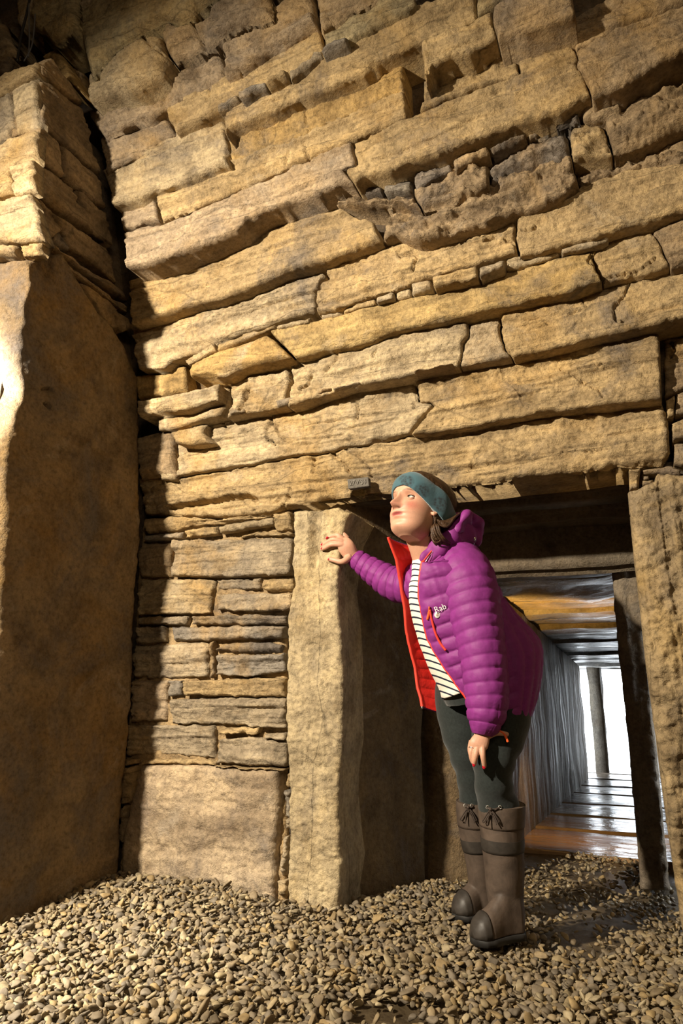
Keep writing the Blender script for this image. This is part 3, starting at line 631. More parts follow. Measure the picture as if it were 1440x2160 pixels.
for k, (a, b) in enumerate(zip(ys[:-1], ys[1:])):
    za, zb_ = floor_z(a), floor_z(b)
    pb = [(-1.2, a, za-.12), (.3, a, za-.12), (.3, b-.02, zb_-.12), (-1.2, b-.02, zb_-.12)]
    box_stone('floor_slab', pb, [(-1.2, a, za), (.3, a, za), (.3, b-.02, zb_), (-1.2, b-.02, zb_)], M_FLAG, [(.30,.19,.10), (.24,.17,.11), (.2,.17,.14)][min(k, 2)], fl, seed=60+k, amp=.006)

# ------------------------------------------------------------------ floor: earth and gravel
def ground(X, Y):
    z = .012*fbm(np.stack([X*1.6, Y*1.6, X*0+.5], -1), 71, 3) - .012
    z = z - .035*np.exp(-(((X+.15)/.40)**2+((Y-2.65)/.75)**2))          # trodden hollow in the doorway
    z = z + .045*np.exp(-(((X+1.75)/.55)**2+((Y-2.4)/.30)**2)) + .03*np.exp(-(((X+.86)/.16)**2+((Y-2.72)/.3)**2))
    return z
n = 150
gx, gy = np.meshgrid(np.linspace(-3.6, 1.6, n), np.linspace(-2.4, 3.9, n))
gz = ground(gx, gy)-.022
V = np.stack([gx, gy, gz], -1); Bk = V.copy(); Bk[..., 2] = -.3
m, nt, bs = mat('damp_earth')
pi = place(nt)
cc = ramp(nt, noise(nt, pi, 9, 8, .65), [(.3, (.05,.036,.02)), (.55, (.11,.08,.045)), (.75, (.19,.145,.085))])
nt.links.new(cc, bs.inputs['Base Color'])
nt.links.new(ramp(nt, noise(nt, pi, 3, 4), [(.42, (.14,)*3), (.6, (.8,)*3)]), bs.inputs['Roughness'])
bump(nt, bs, noise(nt, pi, 45, 7, .7), .8, .012)
floor = add_obj('floor', grid_mesh('floor', V, n, n, Bk), m, None, kind='structure', label='earth floor of the chamber under loose gravel', cat='floor')
# pebbles
def peb_proto(k):
    bm = bmesh.new(); bmesh.ops.create_icosphere(bm, subdivisions=2, radius=1.0)
    co = np.array([v.co[:] for v in bm.verts])
    # knock flats off the ball so the stones are angular chips with rounded edges
    r = np.random.default_rng(100+k)
    for _ in range(12):
        nrm = r.normal(size=3); nrm /= np.linalg.norm(nrm); lim = r.uniform(.45, .76)
        d = co@nrm; co -= np.outer(np.maximum(0, d-lim)*.92, nrm)
    co *= (1+.06*fbm(co*1.5+k, k, 2))[:, None]
    tris = np.array([[v.index for v in f.verts] for f in bm.faces]); bm.free()
    return co, tris
PROT = [peb_proto(k) for k in range(8)]
m, nt, bs = mat('pebble_stone')
at = nt.nodes.new('ShaderNodeAttribute'); at.attribute_name = 'tone'
oc = node(nt, 'ShaderNodeObjectInfo').outputs['Color']
pi = place(nt)
cc = mixc(nt, 'MULTIPLY', 1.0, mixc(nt, 'MULTIPLY', 1.0, at.outputs['Color'], oc), ramp(nt, noise(nt, pi, 38, 6, .6), [(.3, (.40,.365,.30)), (.65, (.80,.76,.64))]))
nt.links.new(cc, bs.inputs['Base Color']); bs.inputs['Specular IOR Level'].default_value = .35
# damp hollow of the doorway: stones there are wet
sx = node(nt, 'ShaderNodeSeparateXYZ'); nt.links.new(place(nt), sx.inputs[0])
mr = node(nt, 'ShaderNodeMapRange'); mr.inputs[1].default_value = 2.55; mr.inputs[2].default_value = 2.9; mr.inputs[3].default_value = .75; mr.inputs[4].default_value = .18
nt.links.new(sx.outputs[1], mr.inputs[0]); nt.links.new(mr.outputs[0], bs.inputs['Roughness'])
bump(nt, bs, noise(nt, pi, 160, 4, .7), .35, .002)
M_PEB = m
TONES = [(.34,.27,.18), (.28,.225,.16), (.40,.33,.22), (.24,.2,.155), (.31,.26,.2), (.36,.27,.15), (.22,.19,.16), (.42,.36,.26)]
items = []
def scatter(spacing, smin, smax, x0, x1, y0, y1, lift, keep):
    xs = np.arange(x0, x1, spacing); yy = np.arange(y0, y1, spacing)
    X, Y = np.meshgrid(xs, yy); X = X.ravel()+RNG.uniform(-.5, .5, X.size)*spacing; Y = Y.ravel()+RNG.uniform(-.5, .5, Y.size)*spacing
    P = np.stack([X, Y, 0*X], -1)-CAM; dep = P@FW
    px = 720+F_PX*(P@RT)/np.maximum(dep, .05); py = 1080-F_PX*(P@UP)/np.maximum(dep, .05)
    ok = (dep > .3) & (px > -120) & (px < 1560) & (py < 2330)
    ok &= ~((Y > WALL_Y-.06) & ((X < -1.10) | (X > .05))) & (X > -2.14)
    ok &= ~((Y > 2.5) & (X < -1.1+.58*(Y-2.5))) & ~((Y > 3.0) & ((X < PXL) | (X > PXR)))
    # mud shows through in two trodden patches
    bare = np.exp(-(((px-800)/150)**2+((py-2120)/45)**2)) + .75*np.exp(-(((px-1230)/150)**2+((py-1945)/60)**2)) + .35*np.exp(-(((px-1200)/120)**2+((py-1820)/50)**2))
    bare += .25*vnoise(np.stack([X*6, Y*6, 0*X], -1), 5)
    ok &= RNG.uniform(0, 1, X.size) > np.clip(bare*1.25-.1, 0, .93)
    ok &= RNG.uniform(0, 1, X.size) < keep
    for x, y, a, b in zip(X[ok], Y[ok], px[ok], py[ok]):
        s = RNG.uniform(smin, smax)*(1.25 if RNG.uniform() < .12 else 1)
        items.append((x, y, s, lift, a, b))
scatter(.0172, .0075, .0140, -2.2, .35, 1.15, 2.75, 0, 1.0)
scatter(.021, .007, .0125, -1.2, .2, 2.75, 3.72, 0, .8)
scatter(.032, .009, .0165, -2.2, .35, 1.15, 2.6, .012, .75)
arr = np.array(items); X, Y = arr[:, 0], arr[:, 1]
Zg = ground(X, Y)
dist = np.sqrt(X**2+Y**2+CAM_H**2)
show = arr[:, 2]/dist*((arr[:, 4] > 0) & (arr[:, 4] < 1440) & (arr[:, 5] > 1800) & (arr[:, 5] < 2155))*(1+2*(arr[:, 3] > 0))
order = np.argsort(-show); big = set(order[:300].tolist())
def rotm(rx, ry, rz):
    return np.array(Matrix.Rotation(rz, 3, 'Z') @ Matrix.Rotation(ry, 3, 'Y') @ Matrix.Rotation(rx, 3, 'X'))
proto_me = []
for k, (co, tr) in enumerate(PROT):
    me = mesh_from('pebble', co, tr); me.materials.append(M_PEB)
    me.polygons.foreach_set('use_smooth', [True]*len(me.polygons))
    ca = me.color_attributes.new('tone', 'FLOAT_COLOR', 'POINT'); ca.data.foreach_set('color', [1.0]*(4*len(co)))
    proto_me.append(me)
VV, TT, CCc = [], [], []; off = 0
for i in range(len(items)):
    k = int(RNG.integers(8)); s = arr[i, 2]
    sc = np.array([s*RNG.uniform(1.15, 1.7), s*RNG.uniform(.9, 1.2), s*RNG.uniform(.42, .70)])
    rx, ry, rz = RNG.normal(0, .5), RNG.normal(0, .5), RNG.uniform(0, 6.28)
    tone = np.array(TONES[int(RNG.integers(8))])*RNG.uniform(.75, 1.25)
    z = Zg[i]+arr[i, 3]*RNG.uniform(.4, 1)+RNG.uniform(-.009, .005)
    if i in big:
        o = bpy.data.objects.new('pebble', proto_me[k]); COL.objects.link(o); o.parent = floor
        o.location = (X[i], Y[i], z); o.rotation_euler = (rx, ry, rz); o.scale = sc; o.color = (*tone, 1)
        continue
    co, tr = PROT[k]
    w = (co*sc)@rotm(rx, ry, rz).T + np.array([X[i], Y[i], z])
    VV.append(w); TT.append(tr+off); off += len(co); CCc.append(np.tile(np.append(tone, 1), (len(co), 1)))
VV = np.concatenate(VV); TT = np.concatenate(TT); CCc = np.concatenate(CCc)
me = bpy.data.meshes.new('gravel'); me.vertices.add(len(VV)); me.vertices.foreach_set('co', VV.ravel())
me.loops.add(TT.size); me.polygons.add(len(TT)); me.loops.foreach_set('vertex_index', TT.ravel())
me.polygons.foreach_set('loop_start', np.arange(len(TT))*3); me.polygons.foreach_set('loop_total', np.full(len(TT), 3))
me.update(calc_edges=True)
ca = me.color_attributes.new('tone', 'FLOAT_COLOR', 'POINT'); ca.data.foreach_set('color', CCc.ravel())
add_obj('gravel', me, M_PEB, floor, (1, 1, 1), kind='stuff')
print('pebbles', len(items))
# ------------------------------------------------------------------ plaque and cables
def simple_mat(name, color, rough=.6, metal=0.0, spec=.5, var=.0, scale=60, bmp=0.0):
    m, nt, bs = mat(name)
    bs.inputs['Roughness'].default_value = rough; bs.inputs['Metallic'].default_value = metal; bs.inputs['Specular IOR Level'].default_value = spec
    if hasattr(color, '__len__'):
        g = place(nt); nz = noise(nt, g, scale, 5)
        nt.links.new(mixc(nt, 'MULTIPLY', 1.0, color, ramp(nt, nz, [(.3, (1-var,)*3), (.7, (1+var,)*3)])), bs.inputs['Base Color'])
        if bmp: bump(nt, bs, nz, bmp, .002)
    return m
def text_mesh(txt, size, depth, bevel=0.0, res=3):
    cu = bpy.data.curves.new('lettering', 'FONT'); cu.body = txt; cu.size = size; cu.extrude = depth; cu.align_x = 'CENTER'; cu.align_y = 'CENTER'; cu.resolution_u = res
    cu.bevel_depth = bevel
    o = bpy.data.objects.new('lettering', cu); COL.objects.link(o)
    me = bpy.data.meshes.new_from_object(o.evaluated_get(bpy.context.evaluated_depsgraph_get()))
    bpy.data.objects.remove(o); bpy.data.curves.remove(cu); return me
py_ = WALL_Y-.038
a, b_, c_, d_ = [onY(np.array([p], float), py_)[0] for p in ((732,1011),(776,1006),(778,1025),(734,1031))]
ctr = (a+b_+c_+d_)/4
plq = empty('date_plaque', tuple(ctr), label='small grey plaque with raised date fixed to the lintel', cat='plaque')
loc = [q-ctr for q in (a, b_, c_, d_)]
bm = bmesh.new()
f0 = [bm.verts.new(q) for q in loc]; f1 = [bm.verts.new(q+np.array([0, .028, 0])) for q in loc]
bm.faces.new(f0[::-1]); bm.faces.new(f1)
for i in range(4): bm.faces.new([f0[i], f0[(i+1) % 4], f1[(i+1) % 4], f1[i]])
bmesh.ops.recalc_face_normals(bm, faces=bm.faces); bmesh.ops.bevel(bm, geom=list(bm.edges), offset=.0015, segments=2, affect='EDGES')
me = bpy.data.meshes.new('plate'); bm.to_mesh(me); bm.free()
M_PLQ = simple_mat('grey_lead', (.10,.088,.072), .75, 0, .3, .25, 90, .4)
add_obj('plate', me, M_PLQ, plq, smooth=False)
me = text_mesh('27·7·34', .030, .0016)
o = add_obj('lettering', me, simple_mat('worn_lettering', (.15,.135,.112), .65, 0, .3, .2, 90), plq, smooth=False)
ang = math.atan2(b_[2]-a[2], b_[0]-a[0])
o.matrix_local = Matrix.Translation((0, -.0015, 0)) @ Matrix.Rotation(-ang, 4, 'Y') @ Matrix.Rotation(math.pi/2, 4, 'X') @ Matrix.Diagonal((.80, 1, 1, 1))
M_CAB = simple_mat('cable_sheath', (.05,.05,.05), .45, 0, .5, .2)
def tube_mesh(name, pts, r, nseg=8, closed=False):
    pts = [Vector(p) for p in pts]; bm = bmesh.new(); rings = []; up = Vector((.3, .2, .93))
    for i, p in enumerate(pts):
        t = (pts[min(i+1, len(pts)-1)]-pts[max(i-1, 0)]).normalized(); a = t.cross(up).normalized(); b = a.cross(t)
        rr = r[i] if hasattr(r, '__len__') else r
        rings.append([bm.verts.new(p+a*rr*math.cos(q)+b*rr*math.sin(q)) for q in [2*math.pi*j/nseg for j in range(nseg)]])
    for A, B in zip(rings[:-1], rings[1:]):
        for j in range(nseg): bm.faces.new([A[j], A[(j+1) % nseg], B[(j+1) % nseg], B[j]])
    bm.faces.new(rings[0][::-1]); bm.faces.new(rings[-1])
    bmesh.ops.recalc_face_normals(bm, faces=bm.faces)
    me = bpy.data.meshes.new(name); bm.to_mesh(me); bm.free(); return me
def spline(pts, n):
    pts = np.array(pts, float); k = len(pts); t = np.linspace(0, k-1, n); out = []
    for q in t:
        i = min(int(q), k-2); f = q-i
        p0, p1, p2, p3 = pts[max(i-1, 0)], pts[i], pts[i+1], pts[min(i+2, k-1)]
        out.append(.5*((2*p1)+(-p0+p2)*f+(2*p0-5*p1+4*p2-p3)*f*f+(-p0+3*p1-3*p2+p3)*f**3))
    return np.array(out)
for pp, lab, cc in (([(66,-20),(56,30),(46,70),(36,130)], 'thick black cable hanging in the top left corner hole', (.03,.03,.03)),
                    ([(62,-20),(61,40),(62,80),(60,120)], 'grey cable hanging straight beside the black one', (.14,.14,.15)),
                    ([(74,30),(72,62),(66,100),(50,130)], 'thin grey cable curving into the dark corner hole', (.12,.12,.13))):
    pts = spline(onY(np.array(pp, float), 1.69), 24); c = pts.mean(0)
    add_obj('cable', tube_mesh('cable', pts-c, .006 if 'thick' in lab else .0035), simple_mat('sheath', cc, .4), None, loc=tuple(c), label=lab, cat='cable', group='cables in the corner hole')
# ------------------------------------------------------------------ the visitor
DH = np.array([-math.sin(YAW), math.cos(YAW), 0.0]); ZV = np.array([0, 0, 1.0])
def W(x, y, hd):
    d = rays(np.array([x, y], float)); return CAM + d*(hd/(d@DH))
def unit(v): return v/(np.linalg.norm(v, axis=-1, keepdims=True)+1e-12)
def depth_of(p): return float((p-CAM)@FW)
def ring_mesh(name, rows, cap=True, closed=True):
    """rows: (n,M,3) rings -> mesh"""
    n, M = rows.shape[:2]; V = rows.reshape(-1, 3); idx = np.arange(n*M).reshape(n, M)
    a = idx[:-1]; b = idx[1:]
    if closed: q = np.stack([a, np.roll(a, -1, 1), np.roll(b, -1, 1), b], -1).reshape(-1, 4)
    else: q = np.stack([a[:, :-1], a[:, 1:], b[:, 1:], b[:, :-1]], -1).reshape(-1, 4)
    Fc = [tuple(f) for f in q]
    if cap and closed: Fc += [tuple(idx[0][::-1]), tuple(idx[-1])]
    return V, Fc
def limb_rows(pts, n=40, M=24, puff=None, sup=2.0, fold=None):
    """pts: (px, py, hd, half width px, depth ratio); returns rings, arc lengths"""
    P = spline(pts, n)
    C3 = np.array([W(p[0], p[1], p[2]) for p in P])
    T = np.gradient(C3, axis=0); T = T/np.linalg.norm(T, axis=1)[:, None]
    s = np.concatenate([[0], np.cumsum(np.linalg.norm(np.diff(C3, axis=0), axis=1))])
    ph = np.linspace(0, 2*math.pi, M, endpoint=False)
    ca, sa = np.cos(ph), np.sin(ph)
    if sup != 2.0:
        ca = np.sign(ca)*np.abs(ca)**(2/sup); sa = np.sign(sa)*np.abs(sa)**(2/sup)
    rows = np.zeros((n, M, 3))
    for i in range(n):
        v = unit(C3[i]-CAM); a1 = unit(np.cross(T[i], v)); a2 = unit(np.cross(a1, T[i]))
        if a2@v > 0: a2 = -a2
        r = P[i, 3]*depth_of(C3[i])/F_PX
        k = 1.0
        off = np.outer(ca*r*k, a1) + np.outer(sa*r*P[i, 4]*k, a2)
        if puff is not None:
            d = puff(s[i], ph); off += (d if np.ndim(d) == 0 else np.asarray(d)[:, None])*off/np.linalg.norm(off, axis=1)[:, None]
        rows[i] = C3[i]+off
    return rows, s
def rows_to_obj(name, rows, m, parent, **kw):
    V, Fc = ring_mesh(name, rows); o = np.array(parent_loc(parent))
    return add_obj(name, mesh_from(name, V-o, Fc), m, parent, **kw)
def parent_loc(p):
    return np.array(p.matrix_world.translation) if p is not None else np.zeros(3)
def union(name, parts, voxel, smooth=4, keep=True):
    """one continuous surface out of overlapping closed shapes"""
    V, Fc, off = [], [], 0
    for v, f in parts:
        V.append(np.asarray(v)); Fc += [tuple(i+off for i in q) for q in f]; off += len(v)
    me = mesh_from(name, np.concatenate(V), Fc)
    bm = bmesh.new(); bm.from_mesh(me)
    bmesh.ops.recalc_face_normals(bm, faces=bm.faces); bm.to_mesh(me); bm.free()
    o = bpy.data.objects.new(name, me); COL.objects.link(o)
    r = o.modifiers.new('r', 'REMESH'); r.mode = 'VOXEL'; r.voxel_size = voxel; r.use_smooth_shade = True
    if smooth:
        sm = o.modifiers.new('s', 'SMOOTH'); sm.iterations = smooth; sm.factor = .5
    out = bpy.data.meshes.new_from_object(o.evaluated_get(bpy.context.evaluated_depsgraph_get()))
    bpy.data.objects.remove(o); bpy.data.meshes.remove(me); out.name = name
    return out
def coords(me):
    a = np.zeros(len(me.vertices)*3); me.vertices.foreach_get('co', a); return a.reshape(-1, 3)
def setcoords(me, a): me.vertices.foreach_set('co', np.ascontiguousarray(a).ravel()); me.update()

feet = onZ(np.array([1050., 1960.]), 0.0)
person = empty('person', tuple(feet), label='woman in purple quilted jacket and teal headband leaning in the doorway', cat='person')
PO = np.array(person.location)

# ---- fabrics
def fabric(name, color, rough=.6, spec=.3, scale=(1, 1, 1), nscale=60, bmp=.5, dist=.004, var=.18, sheen=0.0, fine=None):
    m, nt, bs = mat(name)
    g = place(nt, scale); nz = noise(nt, g, nscale, 5, .6, .4)
    nt.links.new(mixc(nt, 'MULTIPLY', 1.0, color, ramp(nt, nz, [(.3, (1-var,)*3), (.7, (1+var,)*3)])), bs.inputs['Base Color'])
    bs.inputs['Roughness'].default_value = rough; bs.inputs['Specular IOR Level'].default_value = spec
    if sheen: bs.inputs['Sheen Weight'].default_value = sheen
    p = bump(nt, bs, nz, bmp, dist)
    if fine: bump(nt, bs, noise(nt, place(nt), fine, 3), .3, .001, p)
    return m
M_PURPLE = fabric('purple_nylon', (.20, .026, .180), .58, .26, (1, 1, 1), 55, .25, .004, .10)
M_RED = fabric('red_lining', (.72, .025, .018), .5, .4, (1, 1, 1), 40, .4, .005, .12)
M_REDTRIM = simple_mat('red_zip_tape', (.75, .05, .03), .5)
M_ORANGE = simple_mat('orange_pull', (.85, .13, .03), .5)
M_DENIM = fabric('black_denim', (.017, .022, .021), .85, .2, (1, 1, 1), 120, .3, .002, .3, sheen=.2)
M_BOOT = fabric('brown_leather', (.078, .056, .042), .62, .35, (1, 1, 1), 22, .35, .004, .35, fine=300)
M_BOOTD = fabric('dark_leather', (.036, .030, .025), .5, .4, (1, 1, 1), 30, .3, .003, .3)
M_SOLE = simple_mat('black_rubber', (.02, .019, .018), .6, 0, .4, .2)
M_LACE = simple_mat('dark_lace', (.045, .03, .022), .8)
M_STEEL = simple_mat('steel', (.7, .68, .64), .3, 1.0)
M_BADGE = simple_mat('white_enamel', (.75, .74, .68), .35, 0, .5, .05)
M_NAIL = simple_mat('red_nail_varnish', (.45, .008, .02), .2, 0, .6, .0)
M_HAIR = fabric('brown_hair', (.055, .027, .012), .5, .35, (1, 1, 1), 45, .8, .006, .5)

# ---- head (local: +Y face, +Z up, +X her right)
HS = 1.075
PSI, PIT, ROL = .86, .215, .03
fh = -RT*math.sin(PSI)-DH*math.cos(PSI)
HF = fh*math.cos(PIT)+ZV*math.sin(PIT); HU = ZV*math.cos(PIT)-fh*math.sin(PIT); HX = np.cross(HF, HU)
HX, HU = HX*math.cos(ROL)+HU*math.sin(ROL), -HX*math.sin(ROL)+HU*math.cos(ROL)
HR = np.stack([HX, HF, HU], 1)
HD_HEAD = 2.33
HO = W(862, 1047, HD_HEAD-.055) - HR@(np.array([-.0315, .074, .0005])*HS)
def h2w(p): return HO + (np.asarray(p)*HS)@HR.T
def w2h(p): return ((np.asarray(p)-HO)@HR)/HS
ZK = np.array([-.122,-.114,-.104,-.092,-.080,-.070,-.062,-.054,-.042,-.030,-.012,0,.015,.030,.050,.070,.088,.102,.111,.1155])
YF = np.array([.040,.064,.077,.081,.080,.0855,.085,.0905,.086,.084,.081,.080,.087,.091,.091,.085,.072,.052,.030,.006])
YB = np.array([-.02,-.03,-.042,-.052,-.060,-.066,-.070,-.074,-.080,-.085,-.092,-.095,-.098,-.099,-.098,-.090,-.076,-.057,-.036,-.010])
WD = np.array([.026,.043,.054,.061,.066,.068,.069,.0695,.0695,.0705,.0715,.072,.073,.0745,.0745,.070,.061,.046,.029,.009])
_zf = np.linspace(-.135, .1155, 700)
_kn = np.exp(-.5*(np.arange(-40, 41)*(_zf[1]-_zf[0])/.0036)**2); _kn /= _kn.sum()
def _tab(T):
    y = np.interp(_zf, ZK, T); e = .111
    sm = np.convolve(np.pad(y, 40, 'edge'), _kn, 'valid'); k = np.clip((_zf-.085)/.02, 0, 1); return sm*(1-k)+y*k
YF_, YB_, WD_ = _tab(YF), _tab(YB), _tab(WD)
def hair_bulge(th, z):
    return .006+.040*np.clip(-np.cos(th)*1.1+.10, 0, 1)*np.exp(-((z-.005)/.085)**4)
def head_pt(th, z, off=0.0, feat=True):
    """th: angle from the face's middle (0) towards her left (+)"""
    yf, yb, w = np.interp(z, _zf, YF_), np.interp(z, _zf, YB_), np.interp(z, _zf, WD_)
    c, s = np.cos(th), np.sin(th)
    ex = 2/2.25
    cx = np.sign(c)*np.abs(c)**ex; sx = np.sign(s)*np.abs(s)**ex
    ymid = yf-(yf-yb)*.52
    y = ymid+np.where(c > 0, (yf-ymid), (ymid-yb))*cx
    x = -w*sx
    if feat:
        front = np.clip(c, 0, 1)
        g = lambda x0, z0, sx_, sz: np.exp(-((x-x0)/sx_)**2-((z-z0)/sz)**2)
        nz = np.interp(z, [-.050,-.044,-.040,-.034,-.026,-.012,.004,.016,.026], [0,.006,.024,.036,.034,.0245,.014,.006,0])
        nw = np.interp(z, [-.05,-.036,-.026,-.01,.01], [.0125,.0120,.0105,.0080,.0075])
        y = y + nz*np.exp(-np.abs(x/nw)**2.4)*front
        y = y + (.0085*(g(-.0135,-.034,.0065,.0075)+g(.0135,-.034,.0065,.0075)))*front          # nostril wings
        y = y - (.0135*(g(-.031,.000,.0150,.0115)+g(.031,.000,.0150,.0115)))*front             # eye sockets
        y = y + (.0050*(g(-.030,.020,.020,.007)+g(.030,.020,.020,.007)))*front                 # brows
        y = y + (.0060*(g(-.036,-.030,.020,.020)+g(.036,-.030,.020,.020)))*front               # cheeks
        y = y + (.0040*g(0,-.0535,.019,.0042)+.0046*g(0,-.0685,.017,.0048)-.0050*g(0,-.0612,.024,.0022))*front   # lips
        y = y + (.0060*g(0,-.098,.018,.012)-.0025*g(0,-.079,.020,.006))*front
    n = np.stack([x, y-ymid, (z-.0)*.55], -1); n = n/(np.linalg.norm(n, axis=-1, keepdims=True)+1e-9)
    return np.stack([x, y, z+0*x], -1)+n*np.asarray(off)[..., None]
thg = np.linspace(-math.pi, math.pi, 168, endpoint=False)
zg = np.concatenate([np.linspace(-.122, .09, 128), .09+.0255*np.sin(np.linspace(0, math.pi/2, 18))[1:]])
TH, ZG = np.meshgrid(thg, zg)
head_rows = h2w(head_pt(TH, ZG))
def limb_part(pts, n=30, M=18, **kw): return ring_mesh('x', limb_rows(pts, n, M, **kw)[0])
def ball(c, axes, n=12, M=16):
    """ellipsoid; axes: three world vectors"""
    t = np.linspace(-math.pi/2+.05, math.pi/2-.05, n); p = np.linspace(0, 2*math.pi, M, endpoint=False)
    a = np.cos(t)[:, None, None]*np.cos(p)[None, :, None]*axes[0]+np.cos(t)[:, None, None]*np.sin(p)[None, :, None]*axes[1]+np.sin(t)[:, None, None]*axes[2]
    return ring_mesh('b', np.asarray(c)+a)
parts = [ring_mesh('h', head_rows)]
# ears
for sgn in (-1, 1):
    ear = []
    rim = [(sgn*.072, -.002, -.034), (sgn*.078, -.006, -.040), (sgn*.082, -.014, -.030), (sgn*.0835, -.022, -.010), (sgn*.080, -.022, .008), (sgn*.077, -.012, .018), (sgn*.076, -.002, .014)]
    R_ = np.array([h2w(q) for q in spline(rim, 24)])
    V, Fc = [], []
    me = tube_mesh('t', R_, [.0052*HS]*24, 8); parts.append((coords(me), [tuple(p.vertices) for p in me.polygons])); bpy.data.meshes.remove(me)
    parts.append(ball(h2w((sgn*.075, -.011, -.006)), [HX*.007, HF*.013, HU*.024]))
    parts.append(ball(h2w((sgn*.0775, -.006, -.038)), [HX*.006, HF*.008, HU*.009]))
# neck and trunk core
nk = [(888,1098,2.38,48,1.0),(893,1120,2.385,43,1.0),(900,1145,2.40,40,1.0),(908,1168,2.42,42,1.0),(925,1195,2.44,62,1.0),(945,1240,2.46,78,.95),(975,1310,2.47,82,.9),(1020,1400,2.47,84,.9)]
parts.append(limb_part(nk, 40, 28))
# arms
LARM = [(975,1195,2.36,26,1),(1003,1215,2.31,30,1),(1012,1300,2.285,26,1),(1020,1390,2.27,23,1),(1020,1470,2.265,20,1),(1018,1535,2.265,15,.8),(1017,1552,2.265,14,.75)]
RARM = [(900,1205,2.50,26,1),(868,1232,2.56,26,1),(826,1236,2.60,23,1),(795,1210,2.63,19,1),(765,1188,2.655,16,.9),(744,1173,2.665,15,.8)]
parts.append(limb_part(LARM)); parts.append(limb_part(RARM))
# right hand on the jamb: palm and five fingers
def tipY(x, y, Y): 
    p = onY(np.array([x, y], float), Y); return float((p-CAM)@DH)
JY = WALL_Y-.052
parts.append(limb_part([(746,1174,2.665,14,.75),(738,1166,2.655,17,.6),(730,1153,2.645,18,.5),(725,1143,2.645,15,.45),(722,1137,2.65,10,.4)], 20, 18))
FR = {'index': [(727,1151,2.645),(719,1148.5,2.638),(699,1148.5,2.645),(687,1154.5,2.662),(678,1158.5,None)],
      'middle': [(727,1145,2.65),(720,1142,2.640),(702,1138,2.643),(688,1145,2.664),(677.5,1150.5,None)],
      'ring': [(729,1140,2.655),(721,1135.5,2.648),(712,1129.5,2.648),(699,1131,2.668),(688,1136.5,None)],
      'little': [(733,1136,2.665),(727,1129,2.662),(719,1121.5,2.665),(714,1119.5,2.672),(710,1119,2.678)],
      'thumb': [(737,1174,2.65),(728,1182,2.642),(719,1185,2.64),(705,1181.5,2.648),(692,1178.5,2.662)]}
NAILS = []
for nm, q in FR.items():
    rr = {'thumb': [8.5,7.2,6.0,5.3,4.4], 'little': [5.5,5.0,4.2,3.8,3.2]}.get(nm, [6.4,6.0,5.1,4.6,3.8])
    pts = [(x, y, (tipY(x, y, JY-.006) if h is None else h), r, .95) for (x, y, h), r in zip(q, rr)]
    e0, e1 = np.array(pts[-1]), np.array(pts[-2])
    pts.append(tuple(e0+.12*(e0-e1)*np.array([1,1,1,0,0])-np.array([0,0,0,2.2,0])))
    parts.append(limb_part(pts, 26, 12))
NAILS += [((679,1156.0), -.004, (-8,5)), ((679,1147.6), -.004, (-9,6)), ((689.5,1134.2), -.004, (-9,5)), ((694.5,1179.6), -.004, (-9,-2))]
NAIL_HD = [tipY(679,1156,JY-.006)-.014, tipY(679,1148,JY-.006)-.014, tipY(689.5,1134,JY-.006)-.013, 2.648]
# left hand resting on the knee
KN = 2.262
parts.append(limb_part([(1017,1548,2.265,15,.7),(1014,1560,2.258,18,.55),(1009,1571,2.254,20,.45),(1007,1579,2.256,17,.40)], 18, 18))
FL = {'index': [(1016,1566,2.254),(1017,1575,2.248),(1018,1593,2.240),(1020,1607,2.244),(1021.5,1618,2.252)],
      'middle': [(1006,1568,2.256),(1006,1577,2.252),(1003.5,1590,2.245),(1001,1603,2.248),(1000,1613,2.256)],
      'ring': [(998,1568,2.262),(997,1575,2.26),(993.5,1586,2.256),(994,1598,2.258),(997,1609,2.264)],
      'little': [(994,1562,2.272),(992,1570,2.274),(990,1580,2.274),(991,1590,2.276),(993,1598,2.28)],
      'thumb': [(1022,1556,2.262),(1036,1549,2.262),(1048,1546,2.262),(1060,1547,2.262),(1071,1549.5,2.262)]}
for nm, q in FL.items():
    rr = {'thumb': [8,7,6.2,5.4,4.4], 'little': [5.5,5.2,4.6,4.0,3.3]}.get(nm, [7.4,7.0,6.2,5.4,4.2])
    pts = [(x, y, h, r, .95) for (x, y, h), r in zip(q, rr)]
    e0, e1 = np.array(pts[-1]), np.array(pts[-2])
    pts.append(tuple(e0+.12*(e0-e1)*np.array([1,1,1,0,0])-np.array([0,0,0,2.4,0])))
    parts.append(limb_part(pts, 26, 12))
body_me = union('body', parts, .0019, 7)
bc = coords(body_me)
hl = w2h(bc)
# skin tones: lips, cheeks, brows, lashes
tone = np.tile(np.array([.56,.305,.205]), (len(bc), 1))
def gl(x0, z0, sx, sz, ymin=.05): return np.exp(-((hl[:, 0]-x0)/sx)**2-((hl[:, 2]-z0)/sz)**2)*(hl[:, 1] > ymin)
def blend(w, c):
    global tone
    w = np.clip(w, 0, 1)[:, None]; tone = tone*(1-w)+np.array(c)*w
blend(.8*(gl(-.042,-.030,.020,.016,.03)+gl(.042,-.030,.020,.016,.03))+.4*gl(0,-.032,.014,.010), (.54,.17,.12))
lipx = np.clip(1-(np.abs(hl[:, 0])/.026)**4, 0, 1)
blend(1.0*lipx*np.exp(-((hl[:, 2]+.0615)/.0072)**4)*(hl[:, 1] > .07), (.36,.085,.080))
blend(.8*lipx*np.exp(-((hl[:, 2]+.0613)/.0014)**2)*(hl[:, 1] > .07), (.16,.035,.03))
